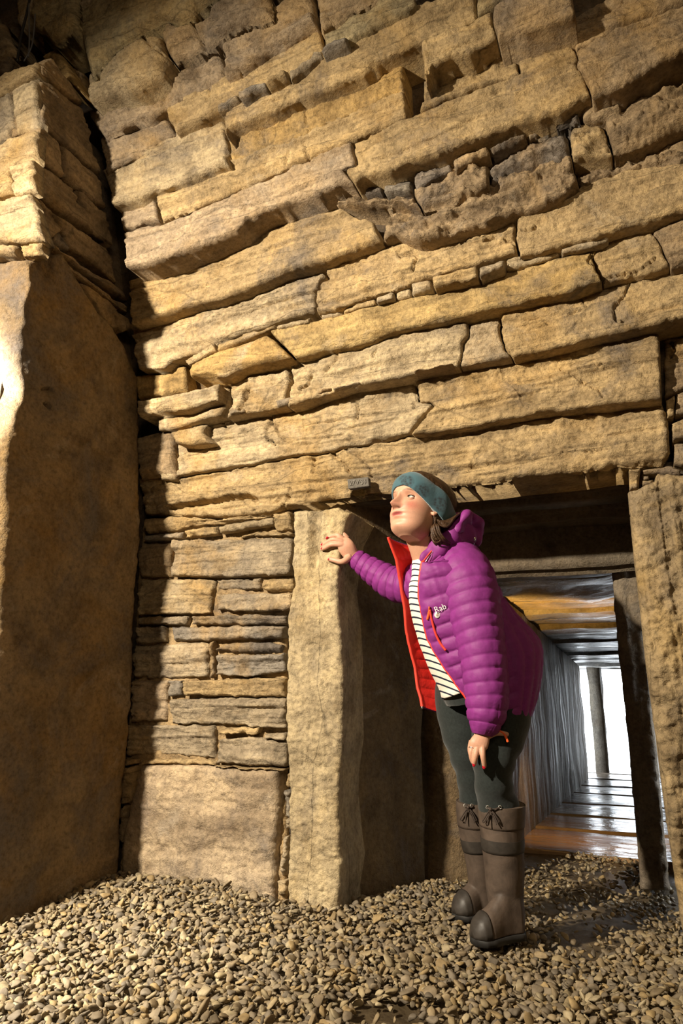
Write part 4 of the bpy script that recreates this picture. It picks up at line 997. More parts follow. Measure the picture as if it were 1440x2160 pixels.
for sg in (-1, 1):
    bz = .0205+.004*np.cos((hl[:, 0]-sg*.034)/.018*1.2)-.002
    blend(.95*np.exp(-((hl[:, 0]-sg*.034)/.0175)**4-((hl[:, 2]-bz)/.0024)**2)*(hl[:, 1] > .05), (.13,.06,.03))
    blend(.9*np.exp(-((hl[:, 0]-sg*.0135)/.0046)**2-((hl[:, 2]+.0425)/.0032)**2)*(hl[:, 1] > .08), (.12,.03,.02))
ca = body_me.color_attributes.new('tone', 'FLOAT_COLOR', 'POINT'); ca.data.foreach_set('color', np.concatenate([tone, np.ones((len(tone), 1))], 1).ravel())
m, nt, bs = mat('skin')
at = nt.nodes.new('ShaderNodeAttribute'); at.attribute_name = 'tone'
nz = noise(nt, place(nt), 220, 4)
nt.links.new(mixc(nt, 'MULTIPLY', 1.0, at.outputs['Color'], ramp(nt, nz, [(.3, (.93,)*3), (.7, (1.06,)*3)])), bs.inputs['Base Color'])
bs.inputs['Roughness'].default_value = .48; bs.inputs['Specular IOR Level'].default_value = .35
bs.inputs['Subsurface Weight'].default_value = .12; bs.inputs['Subsurface Radius'].default_value = (.012, .005, .003); bs.inputs['Subsurface Scale'].default_value = .6
bump(nt, bs, nz, .12, .001)
setcoords(body_me, bc-PO)
body = add_obj('body', body_me, m, person)
# eyes
m, nt, bs = mat('eye')
tc = nt.nodes.new('ShaderNodeTexCoord'); sp = node(nt, 'ShaderNodeSeparateXYZ'); nt.links.new(tc.outputs['Object'], sp.inputs[0])
nt.links.new(ramp(nt, sp.outputs[1], [(.0, (.72,.66,.60)), (.824, (.72,.66,.60)), (.845, (.05,.05,.045)), (.87, (.22,.20,.15)), (.955, (.20,.18,.13)), (.965, (.005,.005,.005))]), bs.inputs['Base Color'])
bs.inputs['Roughness'].default_value = .08; bs.inputs['Specular IOR Level'].default_value = .7
M_EYE = m
for sg in (-1, 1):
    V, Fc = ball((0, 0, 0), [np.array([1,0,0]), np.array([0,0,1.]), np.array([0,1.,0])], 18, 24)
    o = add_obj('eye', mesh_from('eye', V, Fc), M_EYE, person)
    gaze = unit(HF*1.0+HX*(.10)+HU*.16); gx = unit(np.cross(gaze, HU)); gu = np.cross(gx, gaze)
    mt = Matrix(((gx[0], gaze[0], gu[0]), (gx[1], gaze[1], gu[1]), (gx[2], gaze[2], gu[2]))).to_4x4()
    ec = h2w((sg*.0315, .0610, .0005))-PO
    o.matrix_local = Matrix.Translation(Vector(ec)) @ mt @ Matrix.Scale(.0128*HS, 4)
    # lids: two thin shells hugging the eyeball
    for nm, lo, hi, colr in (('upper_eyelid', .24, 1.5, 0), ('lower_eyelid', -1.5, -.36, 0)):
        t = np.linspace(lo, hi, 12); p = np.linspace(-1.45, 1.45, 24)
        Tt, Pp = np.meshgrid(t, p, indexing='ij')
        edge = lo if nm == 'upper_eyelid' else hi
        cl = np.cos(Pp*1.05); Tt2 = np.where(np.abs(Tt-edge) < 5, edge*cl+(Tt-edge*1.0)*(1 if True else 0), Tt)
        d = np.stack([np.sin(Pp)*np.cos(Tt2), np.cos(Pp)*np.cos(Tt2), np.sin(Tt2)], -1)*.0141
        pts3 = h2w(np.array([sg*.0315, .0610, .0005])+d)
        V, Fc = ring_mesh('l', pts3, closed=False)
        lm = mesh_from(nm, V-PO, Fc)
        cl_ = lm.color_attributes.new('tone', 'FLOAT_COLOR', 'POINT')
        cols = np.tile([.50,.265,.18,1.], (len(V), 1))
        k = 24
        rim = slice(0, 2*k) if nm == 'upper_eyelid' else slice(len(V)-k, len(V))
        cols[rim, :3] = (.03,.018,.014) if nm == 'upper_eyelid' else (.30,.15,.11)
        cl_.data.foreach_set('color', cols.ravel())
        lo_ = add_obj(nm, lm, body.data.materials[0], person)
        md = lo_.modifiers.new('t', 'SOLIDIFY'); md.thickness = .0012
# nails and ring
for (px, py), dd, dr in NAILS:
    pass
for ((px, py), dd, dr), hd in zip(NAILS, NAIL_HD):
    c = W(px, py, hd+.004); a = unit(W(px+dr[0], py+dr[1], hd+.004)-c); v = unit(CAM-c); b = unit(np.cross(a, v)); v = np.cross(b, a)
    V, Fc = ball(c, [a*.0068, b*.0048, v*.0022], 8, 14); add_obj('fingernail', mesh_from('fingernail', V-PO, Fc), M_NAIL, person)
for (px, py, hd), dr in (((1020.3,1617.5,2.246), (.5,8)), ((999.2,1612.5,2.250), (-1,8))):
    c = W(px, py, hd); a = unit(W(px+dr[0], py+dr[1], hd)-c); v = unit(CAM-c); b = unit(np.cross(a, v)); v = np.cross(b, a)
    V, Fc = ball(c, [a*.0075, b*.0052, v*.0024], 8, 14); add_obj('fingernail', mesh_from('fingernail', V-PO, Fc), M_NAIL, person)
rc = W(995.5,1579,2.2585); ra = unit(W(993.5,1586,2.256)-W(997,1575,2.26)); rb = unit(np.cross(ra, unit(CAM-rc))); rv = np.cross(rb, ra)
rp = [rc+(rb*math.cos(t)+rv*math.sin(t))*.0112 for t in np.linspace(0, 2*math.pi, 25)]
add_obj('finger_ring', tube_mesh('finger_ring', np.array(rp)-PO, .0011, 6), M_STEEL, person)

# ---- headband and hair
LOE = [(826,1042),(833,1028),(846,1019),(857,1021),(873,1031),(890,1047),(907,1064),(923,1083),(934,1096),(950,1112),(990,1150)]
UPE = [(826,1018),(842,1006),(863,992),(882,993),(911,1012),(932,1031),(951,1057),(962,1078),(980,1110),(1000,1150)]
def edge_z(line, dflt):
    """height on the head where its near side crosses a traced line, by angle from the face"""
    ang = np.radians(np.arange(8, 150, 5.0)); out = []
    for a_ in ang:
        zz = np.linspace(-.10, .113, 120); q = h2w(head_pt(np.full(120, a_), zz, hair_bulge(a_, zz)+.004, feat=False)); v = q-CAM
        px = 720+F_PX*(v@RT)/(v@FW); py = 1080-F_PX*(v@UP)/(v@FW)
        d = py-np.interp(px, [k[0] for k in line], [k[1] for k in line])
        s_ = np.where((d[:-1] > 0) & (d[1:] <= 0))[0]
        out.append(zz[s_[-1]] if len(s_) else np.nan)
    out = np.array(out); ok = ~np.isnan(out)
    return ang[ok], np.convolve(np.pad(out[ok], 2, 'edge'), np.ones(5)/5, 'valid')
LA, LZ = edge_z(LOE, 0); UA, UZ = edge_z(UPE, 0)
print('band', np.degrees(LA).round(), LZ.round(3), np.degrees(UA).round(), UZ.round(3))
def band(th):
    """lower and upper edge height on the head at angle th (0 = face, pi = back)"""
    a_ = np.abs(th); lo = np.interp(a_, LA, LZ); hi = np.interp(a_, UA, UZ)
    return lo, np.maximum(hi, lo+.035)
n = 26; th = np.linspace(-math.pi, math.pi, 120, endpoint=False)
lo, hi = band(th)
t = np.linspace(0, 1, n)[:, None]
Zb = lo+(hi-lo)*t
offp = hair_bulge(th[None, :], Zb)-.002+.0045*np.sin(math.pi*np.clip(t, 0, 1))**.5+.008*np.exp(-((np.abs(th[None, :])-1.75)/.30)**2)
outer = head_pt(th[None, :]+0*Zb, Zb, offp, feat=False); inner = head_pt(th[None, :]+0*Zb, Zb[::-1], -.002, feat=False)
rows = h2w(np.concatenate([outer, inner], 0))
V, Fc = ring_mesh('headband', np.concatenate([rows, rows[:1]], 0), cap=False)
m, nt, bs = mat('teal_headband')
vor = node(nt, 'ShaderNodeTexVoronoi', Scale=14.0); nt.links.new(place(nt), vor.inputs['Vector'])
pet = node(nt, 'ShaderNodeTexVoronoi', Scale=105.0); nt.links.new(place(nt), pet.inputs['Vector'])
f = mixc(nt, 'MULTIPLY', 1.0, ramp(nt, vor.outputs['Distance'], [(.40, (1,1,1)), (.52, (0,0,0))]), ramp(nt, pet.outputs['Distance'], [(.25, (1,1,1)), (.75, (.35,.35,.35))]))
cc = mixc(nt, 'MIX', f, (.034,.098,.125), (.007,.019,.027))
nt.links.new(cc, bs.inputs['Base Color']); bs.inputs['Roughness'].default_value = .8; bs.inputs['Sheen Weight'].default_value = .3
bump(nt, bs, noise(nt, place(nt), 130, 4), .3, .002)
add_obj('headband', mesh_from('headband', V-PO, Fc), m, person)
# hair: cap over crown and nape, tied back, a few loose locks
th2 = np.linspace(-math.pi, math.pi, 120, endpoint=False)
low = np.interp(np.cos(th2), [-1, -.55, -.15, .1, .3, .7, 1], [-.105, -.100, -.055, .00, .03, .058, .066])
tt = np.linspace(0, 1, 40)[:, None]
Zh = low+(.1150-low)*np.sin(tt*math.pi/2)
bulge = hair_bulge(th2[None, :], Zh)*.94+.004*np.clip(tt*2-.6, 0, 1)-.002
hp = head_pt(th2[None, :]+0*Zh, Zh, bulge, feat=False)
hp = hp+.0016*vnoise(np.stack([th2[None, :]*22+0*Zh, Zh*14, 0*Zh], -1), 3)[..., None]*unit(hp)
V, Fc = ring_mesh('hair', h2w(hp))
hair = add_obj('hair', mesh_from('hair', V-PO, Fc), M_HAIR, person)
rr = np.random.default_rng(5)
for k in range(26):
    a = rr.uniform(-1, 1); b = rr.uniform(-1, 1)
    p0 = h2w((-.060+.02*a, -.035+.02*b, -.055-.02*abs(a)))
    q = [p0, W(917+7*a, 1112+5*b, 2.295+.015*b), W(921+10*a, 1130+6*b, 2.285+.012*b), W(930+11*a, 1143+7*b, 2.29+.012*b), W(944+8*a, 1150+5*b, 2.31+.015*b)]
    L = spline(q, 16); add_obj('lock', tube_mesh('lock', L-PO, list(np.interp(np.linspace(0, 1, 16), [0, .3, 1], [.004, .0052, .0018])), 6), M_HAIR, hair)
q = [W(921,1108,2.30), W(914,1122,2.29), W(911,1134,2.285), W(917,1144,2.28), W(927,1142,2.28), W(932,1130,2.285)]
add_obj('lock', tube_mesh('lock', spline(q, 26)-PO, list(np.interp(np.linspace(0, 1, 26), [0, .4, 1], [.005, .0045, .0015])), 7), M_HAIR, hair)
for k in range(8):
    q = [W(912+2*k, 1092+2*k, 2.30), W(928+2*k, 1100+1.5*k, 2.295), W(945+2*k, 1098-1.0*k, 2.31), W(966+1.5*k, 1086-1.2*k, 2.36)]
    add_obj('lock', tube_mesh('lock', spline(q, 16)-PO, list(np.interp(np.linspace(0, 1, 16), [0, .5, 1], [.004, .006, .003])), 7), M_HAIR, hair)

# ---- striped top
torso_ax = unit(W(912,1170,2.42)-W(1030,1430,2.46))
TOP = [(905,1160,2.41,36,1.0),(912,1176,2.42,50,1.0),(928,1205,2.43,70,1.0),(944,1250,2.44,84,1.0),(962,1310,2.45,88,.95),(985,1370,2.455,90,.95),(1010,1415,2.46,94,.95),(1020,1436,2.46,96,.95)]
rows, s = limb_rows(TOP, 70, 48)
rows = rows+(.0022*fbm(rows*np.array([14, 14, 22]), 41, 3))[..., None]*unit(rows-rows.mean(1, keepdims=True))
m, nt, bs = mat('striped_jersey')
at = nt.nodes.new('ShaderNodeAttribute'); at.attribute_name = 'along'
wv = node(nt, 'ShaderNodeMath', operation='FRACT'); ml = node(nt, 'ShaderNodeMath', operation='MULTIPLY'); ml.inputs[1].default_value = 1/.0192
nt.links.new(at.outputs['Fac'], ml.inputs[0]); nt.links.new(ml.outputs[0], wv.inputs[0])
nt.links.new(ramp(nt, wv.outputs[0], [(.0, (.78,.73,.64)), (.72, (.78,.73,.64)), (.745, (.018,.022,.045)), (.975, (.018,.022,.045)), (1.0, (.78,.73,.64))]), bs.inputs['Base Color'])
bs.inputs['Roughness'].default_value = .85; bs.inputs['Specular IOR Level'].default_value = .2
bump(nt, bs, noise(nt, place(nt), 18, 3), .3, .006)
V, Fc = ring_mesh('top', rows); me = mesh_from('striped_top', V-PO, Fc)
al = me.attributes.new('along', 'FLOAT', 'POINT'); al.data.foreach_set('value', (rows.reshape(-1, 3)@(-.90*ZV-.42*RT))+5.0)
add_obj('striped_top', me, m, person)

# ---- jeans
JEANS_P = [(1012,1388,2.46,80,.8),(1022,1425,2.46,98,.8),(1034,1462,2.465,96,.8)]
LL = [(1058,1420,2.42,56,1.0),(1062,1470,2.40,60,1.0),(1055,1530,2.36,58,1.0),(1042,1590,2.345,48,1.0),(1040,1630,2.35,41,1.0),(1043,1670,2.37,40,1.0),(1052,1705,2.39,43,1.0),(1058,1750,2.40,38,1.0)]
RL = [(1000,1420,2.54,72,.9),(982,1470,2.56,66,.9),(978,1530,2.555,52,.95),(987,1590,2.55,40,1.0),(997,1640,2.56,34,1.0),(1003,1690,2.58,34,1.0),(1006,1740,2.59,32,1.0)]
def denim_fold(s_, ph): 
    return .0028*np.sin(s_*85+1.5*np.sin(ph))*np.clip(np.sin(s_*9-1.2), 0, 1)
jm = union('jeans', [limb_part(JEANS_P, 16, 40), limb_part(LL, 70, 36, puff=denim_fold), limb_part(RL, 70, 36, puff=denim_fold), ball(W(1052,1420,2.46), [RT*.10, DH*.13, ZV*.12], 16, 24)], .0045, 3)
jc = coords(jm); setcoords(jm, jc-PO)
jeans = add_obj('jeans', jm, M_DENIM, person)

# ---- boots
def boot(shaft, toe_px, heel_px, lace_side, label, lift=0.0):
    toe = onZ(np.array(toe_px, float), lift); heel = onZ(np.array(heel_px, float), lift)
    ax = unit((toe-heel)*np.array([1, 1, 0])); L = np.linalg.norm((toe-heel)[:2]); sd = np.cross(ZV, ax)
    base = empty('boot', tuple((toe+heel)/2)); base.parent = person; base.location = Vector((toe+heel)/2-PO); base['label'] = label
    B0 = np.array((toe+heel)/2)
    def foot(z0, grow=0.0, top=True):
        S = np.linspace(0, 1, 26); rows = []
        for q in S:
            w = np.interp(q, [0,.04,.12,.3,.5,.72,.88,.96,1], [.012,.026,.035,.033,.036,.045,.041,.026,.008])+grow
            hh = np.interp(q, [0,.05,.2,.36,.5,.65,.8,.92,1], [.09,.14,.16,.145,.105,.078,.064,.046,.018]) if top else .020
            ph = np.linspace(0, 2*math.pi, 28, endpoint=False); c, s_ = np.cos(ph), np.sin(ph)
            cx = np.sign(c)*np.abs(c)**.8; zz = np.where(s_ > 0, np.abs(s_)**(.85 if top else .4)*hh, 0)
            if not top: zz = np.where(s_ > 0, .022, 0.0)*np.abs(s_)**.15
            rows.append(heel+ax*(q*L)+np.outer(cx*w, sd)+np.outer(zz+z0, ZV))
        return ring_mesh('f', np.array(rows))
    rows_s, s_ = limb_rows(shaft, 60, 36, puff=lambda q, ph: .0028*np.sin(q*36+np.cos(ph)*1.4)*np.clip((q-.13)*6, 0, 1))
    me = union('upper', [foot(.016), ring_mesh('s', rows_s)], .0034, 3)
    setcoords(me, coords(me)-B0); add_obj('upper', me, M_BOOT, base)
    V, Fc = foot(-.004, .004, False); add_obj('sole', mesh_from('sole', V-B0, Fc), M_SOLE, base)
    # rubber toe cap: darker shell over the toe
    S = np.linspace(.76, 1.0, 14); rows = []
    for q in S:
        w = np.interp(q, [.72,.88,.96,1], [.045,.041,.026,.008])+.0025; hh = np.interp(q, [.65,.8,.92,1], [.078,.064,.046,.018])+.0025
        ph = np.linspace(0, 2*math.pi, 28, endpoint=False); c, s2 = np.cos(ph), np.sin(ph)
        rows.append(heel+ax*(q*L+.002)+np.outer(np.sign(c)*np.abs(c)**.8*w, sd)+np.outer(np.where(s2 > 0, np.abs(s2)**.85*hh, 0)+.015, ZV))
    V, Fc = ring_mesh('toe_cap', np.array(rows)); add_obj('toe_cap', mesh_from('toe_cap', V-B0, Fc), M_BOOTD, base)
    # cuff and strap bands around the shaft
    def hoop(k0, k1, grow, name, m):
        C_ = rows_s[k0:k1]; ctr = C_.mean(1, keepdims=True); d = C_-ctr
        prof = np.sin(np.linspace(.25, math.pi-.25, k1-k0))**.3
        o_ = ctr+d*(1+grow*prof[:, None, None]); i_ = ctr+d[::-1]*.97+(ctr[::-1]-ctr)
        R_ = np.concatenate([o_, i_, o_[:1]], 0); V, Fc = ring_mesh(name, R_, cap=False); add_obj(name, mesh_from(name, V-B0, Fc), m, base)
    hoop(0, 13, .035, 'cuff', M_BOOTD if False else M_BOOT); hoop(17, 23, .030, 'strap', M_BOOTD)
    # eyelets and bow on the cuff, on the side facing left-front
    k = 4; ph = np.linspace(0, 2*math.pi, 36, endpoint=False)
    ctr = rows_s[k].mean(0)
    def on_cuff(px, dy):
        x0 = shaft[0][0]; hw = shaft[0][3]; ny = shaft[0][1]+dy
        c = W(px, ny, shaft[0][2]); d0 = np.clip((px-x0)/hw, -1, 1); r = hw*depth_of(c)/F_PX*1.045
        return c-unit(c-CAM)*r*math.sqrt(max(0, 1-d0*d0))*shaft[0][4]
    ex = [shaft[0][0]+q for q in lace_side]
    eye = []
    for e in ex:
        c = on_cuff(e, 9); v = unit(CAM-c); a = unit(np.cross(v, ZV)); b = np.cross(a, v)
        rp = [c+(a*math.cos(q)+b*math.sin(q))*.0048 for q in np.linspace(0, 2*math.pi, 17)]
        add_obj('eyelet', tube_mesh('eyelet', np.array(rp)-B0, .0015, 6), M_STEEL, base); eye.append(c)
    kn = on_cuff(ex[0]+6, 13); f_ = unit(CAM-kn)*.006
    def P_(dx, dy): return on_cuff(ex[0]+6+dx, 13+dy)+f_*(.6+.3*math.sin(dy))
    for q in ([eye[0]+f_*.3, kn+f_], [eye[1]+f_*.3, P_(10, -1), kn+f_], [kn+f_, P_(-6, 8), P_(-12, 18), P_(-17, 26), P_(-13, 27), P_(-8, 18), P_(-2, 6), kn+f_],
              [kn+f_, P_(4, 6), P_(9, 16), P_(14, 27), P_(18, 29), P_(17, 24), P_(11, 13), P_(3, 3), kn+f_], [kn+f_, P_(-3, 10), P_(-5, 22), P_(-6, 34)], [kn+f_, P_(1, 8), P_(7, 18), P_(13, 33)]):
        add_obj('lace', tube_mesh('lace', spline(q, 18)-B0, .0021, 6), M_LACE, base)
    V, Fc = ball(kn+f_, [RT*.006, DH*.006, ZV*.006], 8, 10); add_obj('knot', mesh_from('knot', V-B0, Fc), M_LACE, base)
    return base
boot([(1057,1694,2.39,48,1.0),(1058,1740,2.395,46,1.0),(1061,1800,2.40,43,1.0),(1065,1860,2.41,40,1.0),(1067,1905,2.415,37,1.0),(1070,1945,2.42,35,1.0)],
     (998,1990), (1102,1972), (-29,-3), 'nearer brown leather boot')
boot([(1003,1690,2.58,40,1.0),(1004,1740,2.585,38,1.0),(1011,1800,2.59,33,1.0),(1018,1850,2.60,30,1.0),(1022,1890,2.605,28,1.0),(1026,1910,2.61,27,1.0)],
     (960,1938), (1046,1922), (-22,-8), 'farther boot half hidden behind the nearer one')
# ---- quilted jacket
jacket = empty('jacket', tuple(W(985,1300,2.45))); jacket.parent = person; jacket.location = Vector(W(985,1300,2.45)-PO); jacket['label'] = 'open purple quilted down jacket with red lining'
JO = np.array(W(985,1300,2.45))
def puffy(s_, h=.043, a=.0075): return a*(np.abs(np.sin(math.pi*s_/h))**.45-.6)
# trunk sections: px, py, hd, a_left(px), a_right(px), b(near depth px), b_far
SEC = [(902,1148,2.40,86,46,58,58),(912,1180,2.42,78,66,74,70),(932,1215,2.43,90,92,92,85),(950,1265,2.44,98,100,98,90),(968,1310,2.45,104,104,100,92),(992,1360,2.455,108,118,104,95),(1016,1405,2.46,110,128,108,98),(1036,1448,2.46,112,112,108,98),(1054,1490,2.46,112,84,106,96),(1066,1522,2.46,112,58,100,94)]
n, M = 210, 150
S_ = spline(SEC, n); C3 = np.array([W(p[0], p[1], p[2]) for p in S_])
arc = np.concatenate([[0], np.cumsum(np.linalg.norm(np.diff(C3, axis=0), axis=1))]); arc = arc/arc[-1]
T_ = np.gradient(C3, axis=0)
# a steady frame for the trunk, so that the baffles stay parallel
def trunk_frame(i):
    t = unit(T_[i]*.35+unit(W(1036,1448,2.46)-W(912,1180,2.42))*.65)
    k = max(0.0, 1-arc[i]/.28); t = unit(t*(1-k)+unit(-ZV-.22*RT)*k)
    v = unit(C3[i]-CAM); a1 = unit(np.cross(v, t)); 
    if a1@RT > 0: a1 = -a1                       # image left = towards the open front
    a2 = unit(np.cross(a1, t)); 
    if a2@v > 0: a2 = -a2                        # towards the camera
    return t, a1, a2
# angle of the two front edges (0 = image left, + = towards the camera)
near_edge = np.interp(arc, [0,.10,.25,.45,.7,1], np.radians([84,74,52,46,56,74]))
far_edge = np.interp(arc, [0,.12,.3,.6,1], np.radians([-6,-10,-18,-18,-14]))
flare = np.interp(arc, [0,.15,.35,.6,.85,1], [.0,.02,.16,.34,.52,.55])
hem_lift = 0
rows_o = np.zeros((n, M, 3)); rows_i = np.zeros((n, M, 3)); seam = np.zeros((n, M))
for i in range(n):
    t, a1, a2 = trunk_frame(i); k = depth_of(C3[i])/F_PX
    _, _, _, al, ar, bn, bf = S_[i]
    ph = near_edge[i]+np.linspace(0, 1, M)*(2*math.pi+far_edge[i]-near_edge[i])
    c, s = np.cos(ph), np.sin(ph)
    rx = np.where(c > 0, al, ar)*k; ry = np.where(s > 0, bn, bf)*k
    d = np.outer(c*rx, a1)+np.outer(s*ry, a2)
    w_far = np.clip((ph-np.radians(285))/np.radians(75), 0, 1)**1.5
    d = d*(1+flare[i]*w_far)[:, None]
    # hem: the back and near side hang lower than the front edges
    nearw = np.clip(1-np.abs(np.degrees(ph)-85)/70, 0, 1); d = d-ZV*(.105*max(0.0, 1-arc[i]/.13)*nearw)[:, None]
    d = d-t*(.205*arc[i]**1.6*w_far)[:, None]
    e = d/np.linalg.norm(d, axis=1)[:, None]
    sarc = arc[i]*.62
    # flank and lower back: upright chevron baffles instead of level ones
    flank = np.clip((np.degrees(ph)-106)/10, 0, 1)*np.clip((215-np.degrees(ph))/30, 0, 1)*np.clip((arc[i]-.40)/.06, 0, 1)
    wr = .0016*vnoise(np.stack([ph*13, 0*ph+sarc*22, 0*ph], -1), 77)
    lev = puffy(sarc+.006*np.sin(ph*2.0), .043, .0095)+wr; chev = puffy((ph*.105+.20*sarc), .030, .012)
    pf = lev*(1-flank)+chev*flank*.8
    edge_soft = np.clip(np.minimum(np.arange(M), M-1-np.arange(M))/5, 0, 1)
    pf = pf*edge_soft*np.clip((1-arc[i])*25, 0, 1)
    rows_o[i] = C3[i]+d+e*(pf+.004)[:, None]; rows_i[i] = C3[i]+d-e*(.006+.5*pf)[:, None]
rows_o += (.0016*fbm(rows_o*np.array([26, 26, 50]), 15, 3))[..., None]*unit(rows_o-C3[:, None])
def sheet(name, rows, m, flip=False):
    V, Fc = ring_mesh(name, rows, closed=False)
    if flip: Fc = [f[::-1] for f in Fc]
    return add_obj(name, mesh_from(name, V-JO, Fc), m, jacket)
# the shell is closed over collar edge and hem so it has thickness
sheet('shell', np.concatenate([rows_o], 0), M_PURPLE)
sheet('lining', np.concatenate([rows_i], 0), M_RED, True)
sheet('hem', np.stack([rows_o[-1], (rows_o[-1]+rows_i[-1])/2+unit(T_[-1])*.004, rows_i[-1]]), M_PURPLE)
sheet('collar_edge', np.stack([rows_o[0], (rows_o[0]+rows_i[0])/2-unit(T_[0])*.004, rows_i[0]]), M_PURPLE)
for col in (0, M-1):
    mid = (rows_o[:, col]+rows_i[:, col])/2
    add_obj('front_zip', tube_mesh('front_zip', mid-JO, .0058, 8), M_REDTRIM, jacket)
c = (rows_o[-1, M-1]+rows_i[-1, M-1])/2
V, Fc = ball(c-ZV*.004, [RT*.004, DH*.004, ZV*.006], 8, 10); add_obj('zip_end', mesh_from('zip_end', V-JO, Fc), M_STEEL, jacket)
# sleeves
def sleeve(pts, name, h=.041, lab=None):
    def pf(s_, ph): return puffy(s_+.006*np.sin(ph+.6), h, .0058)
    rows, s = limb_rows(pts, 190, 56, puff=pf)
    ctr = rows.mean(1, keepdims=True)
    PH = np.linspace(0, 2*math.pi, 56, endpoint=False)[None, :]+0*s[:, None]
    wr = (.0016*vnoise(np.stack([PH*17, s[:, None]*34+0*PH, 0*PH], -1), 19))+.0011*fbm(rows*np.array([34, 34, 60]), 19, 3)
    rows = rows+wr[..., None]*unit(rows-ctr)
    V, Fc = ring_mesh(name, rows, cap=False)
    # rolled cuff: turn the last ring inwards
    r2 = np.stack([rows[-1], ctr[-1]+(rows[-1]-ctr[-1])*.93, ctr[-1]+(rows[-1]-ctr[-1])*.86-(ctr[-1]-ctr[-6])*.8])
    o = add_obj('sleeve', mesh_from('sleeve', V-JO, Fc), M_PURPLE, jacket)
    V, Fc = ring_mesh('cuff', r2, cap=False); add_obj('cuff', mesh_from('cuff', V-JO, Fc), M_PURPLE, jacket)
    return rows
LS = [(938,1186,2.40,34,.8),(962,1190,2.37,52,.9),(982,1218,2.33,59,.95),(994,1262,2.31,58,1.0),(1004,1310,2.295,54,1.0),(1014,1360,2.28,50,1.0),(1021,1405,2.272,48,1.0),(1025,1450,2.268,46,1.0),(1026,1490,2.265,43,1.0),(1023,1522,2.265,36,1.0),(1019,1543,2.265,25,.95),(1018,1550,2.265,21,.9)]
sleeve(LS, 'sleeve')
RS = [(905,1215,2.50,42,1.0),(868,1234,2.56,40,1.0),(832,1231,2.60,36,1.0),(800,1213,2.63,30,1.0),(772,1194,2.652,24,1.0),(752,1180,2.662,20,.95),(746,1175,2.664,18,.9)]
sleeve(RS, 'sleeve', .034)
# hood bunched behind the neck
def hood_pf(s_, ph): return .006*np.sin(s_*95+1.3*np.sin(ph))+.004*np.sin(3*ph+s_*30)
H1 = [(893,1188,2.345,8,.8),(905,1176,2.335,15,.8),(925,1158,2.335,24,.8),(950,1137,2.35,30,.85),(975,1122,2.39,31,.9),(984,1118,2.45,31,1.0),(968,1118,2.52,32,1.0),(930,1132,2.54,26,1.0),(890,1140,2.53,18,1.0)]
rows, _ = limb_rows(H1, 90, 40, puff=hood_pf)
hood = rows_to_obj('hood', rows, M_PURPLE, None); hood.parent = jacket
hood.data.transform(Matrix.Translation(Vector(-JO)))
H2 = [(936,1150,2.325,7,.9),(952,1130,2.325,11,.9),(966,1110,2.33,14,.9),(980,1093,2.345,15,.9),(992,1092,2.38,16,.9),(1001,1108,2.40,17,.9),(1003,1128,2.41,15,.9),(996,1146,2.41,10,.9)]
rows, _ = limb_rows(H2, 60, 30, puff=hood_pf)
o = rows_to_obj('hood_rim', rows, M_PURPLE, None); o.parent = jacket; o.data.transform(Matrix.Translation(Vector(-JO)))
# red edge inside the near collar
add_obj('collar_trim', tube_mesh('collar_trim', spline([W(891,1186,2.318), W(905,1168,2.318), W(922,1148,2.32), W(934,1132,2.328)], 16)-JO, .0028, 6), M_REDTRIM, jacket)
V, Fc = ball(W(1000,1136,2.36), [RT*.006, DH*.006, ZV*.008], 8, 12); add_obj('cord_toggle', mesh_from('cord_toggle', V-JO, Fc), M_STEEL, jacket)
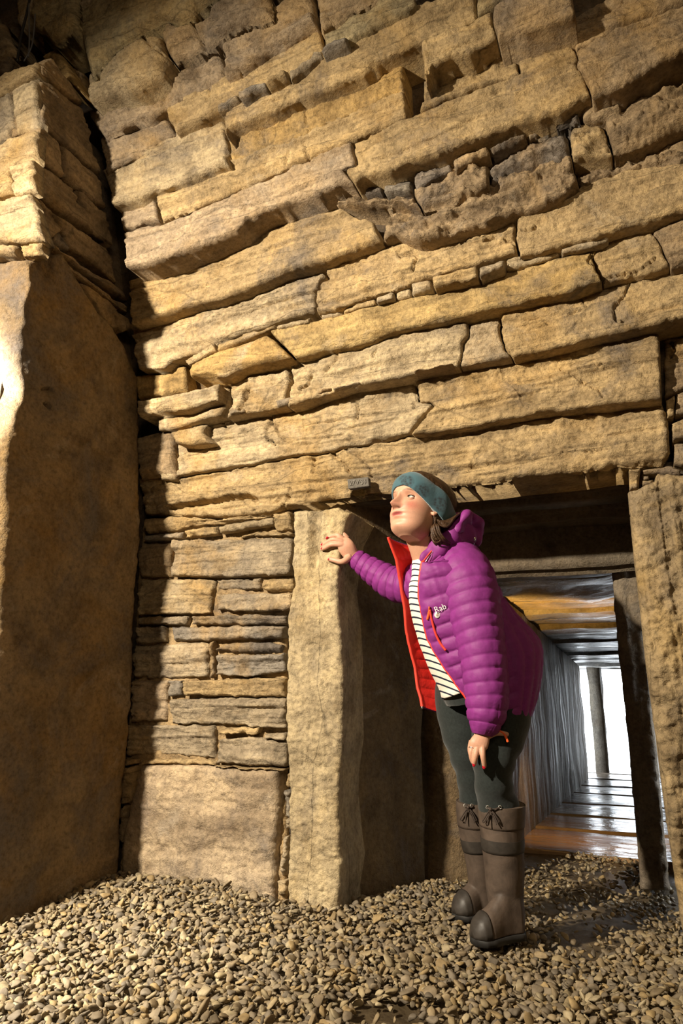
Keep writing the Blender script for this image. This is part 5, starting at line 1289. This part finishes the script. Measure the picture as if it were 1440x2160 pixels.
# chest pocket zip, pull tab, logo and pin badge on the near front
def on_shell(px, py, lift=.003):
    d = rays(np.array([px, py], float)); 
    R0 = rows_o.reshape(-1, 3); v = R0-CAM; pd = 720+F_PX*(v@RT)/(v@FW); qd = 1080-F_PX*(v@UP)/(v@FW)
    k = (pd-px)**2+(qd-py)**2; near = np.argsort(k)[:60]; dz = v[near]@FW
    front = near[dz < dz.min()+.06][:5]; dep = (v[front]@FW).mean()
    return CAM+d*((dep-lift)/1.0)
zp = [on_shell(x, y) for x, y in ((906,1286),(911,1310),(918,1335),(928,1356),(940,1372))]
add_obj('pocket_zip', tube_mesh('pocket_zip', spline(zp, 24)-JO, .0042, 8), M_REDTRIM, jacket)
pt = [on_shell(x, y, .006) for x, y in ((905,1280),(904,1294),(901,1307))]
add_obj('zip_pull', tube_mesh('zip_pull', spline(pt, 10)-JO, [.003]*4+[.0045]*6, 8), M_ORANGE, jacket)
hp_ = [W(x, y, 2.255) for x, y in ((1040,1535),(1052,1541),(1063,1548),(1067,1556),(1071,1565))]
add_obj('hem_pull', tube_mesh('hem_pull', spline(hp_, 16)-JO, [.0028]*9+[.0042]*7, 8), M_ORANGE, jacket)
bc_ = on_shell(922, 1297, .004); v = unit(CAM-bc_); a = unit(np.cross(ZV, v)); b = np.cross(v, a)
V, Fc = ball(bc_, [a*.0102, b*.0112, v*.003], 10, 24); badge = add_obj('pin_badge', mesh_from('pin_badge', V-JO, Fc), M_BADGE, jacket)
V, Fc = ball(bc_+v*.0022, [a*.005, b*.0055, v*.0014], 8, 16); add_obj('badge_face', mesh_from('badge_face', V-JO, Fc), simple_mat('badge_print', (.42,.34,.28), .4), badge)
me = text_mesh('Rab', .0275, .0006)
lc = on_shell(928, 1283, .008); v = unit(CAM-lc); rtx = unit(W(938,1279.5,2.3)-W(914,1288.5,2.3)); rtx = unit(rtx-v*(rtx@v)); upx = np.cross(v, rtx)
o = add_obj('logo', me, simple_mat('white_print', (.8,.78,.78), .5, var=.02), jacket, smooth=False)
o.matrix_local = Matrix.Translation(Vector(lc-JO)) @ Matrix(((rtx[0], upx[0], v[0]), (rtx[1], upx[1], v[1]), (rtx[2], upx[2], v[2]))).to_4x4()
V, Fc = ball(rows_i[-12, M-8], [RT*.006, DH*.003, ZV*.014], 8, 10)
add_obj('label_tag', mesh_from('label_tag', V-JO, Fc), M_BADGE, jacket)
# fine necklace
nl = [W(896,1187,2.315), W(906,1172,2.312), W(918,1157,2.315), W(926,1146,2.325)]
add_obj('necklace', tube_mesh('necklace', spline(nl, 16)-PO, .0009, 5), M_STEEL, person)
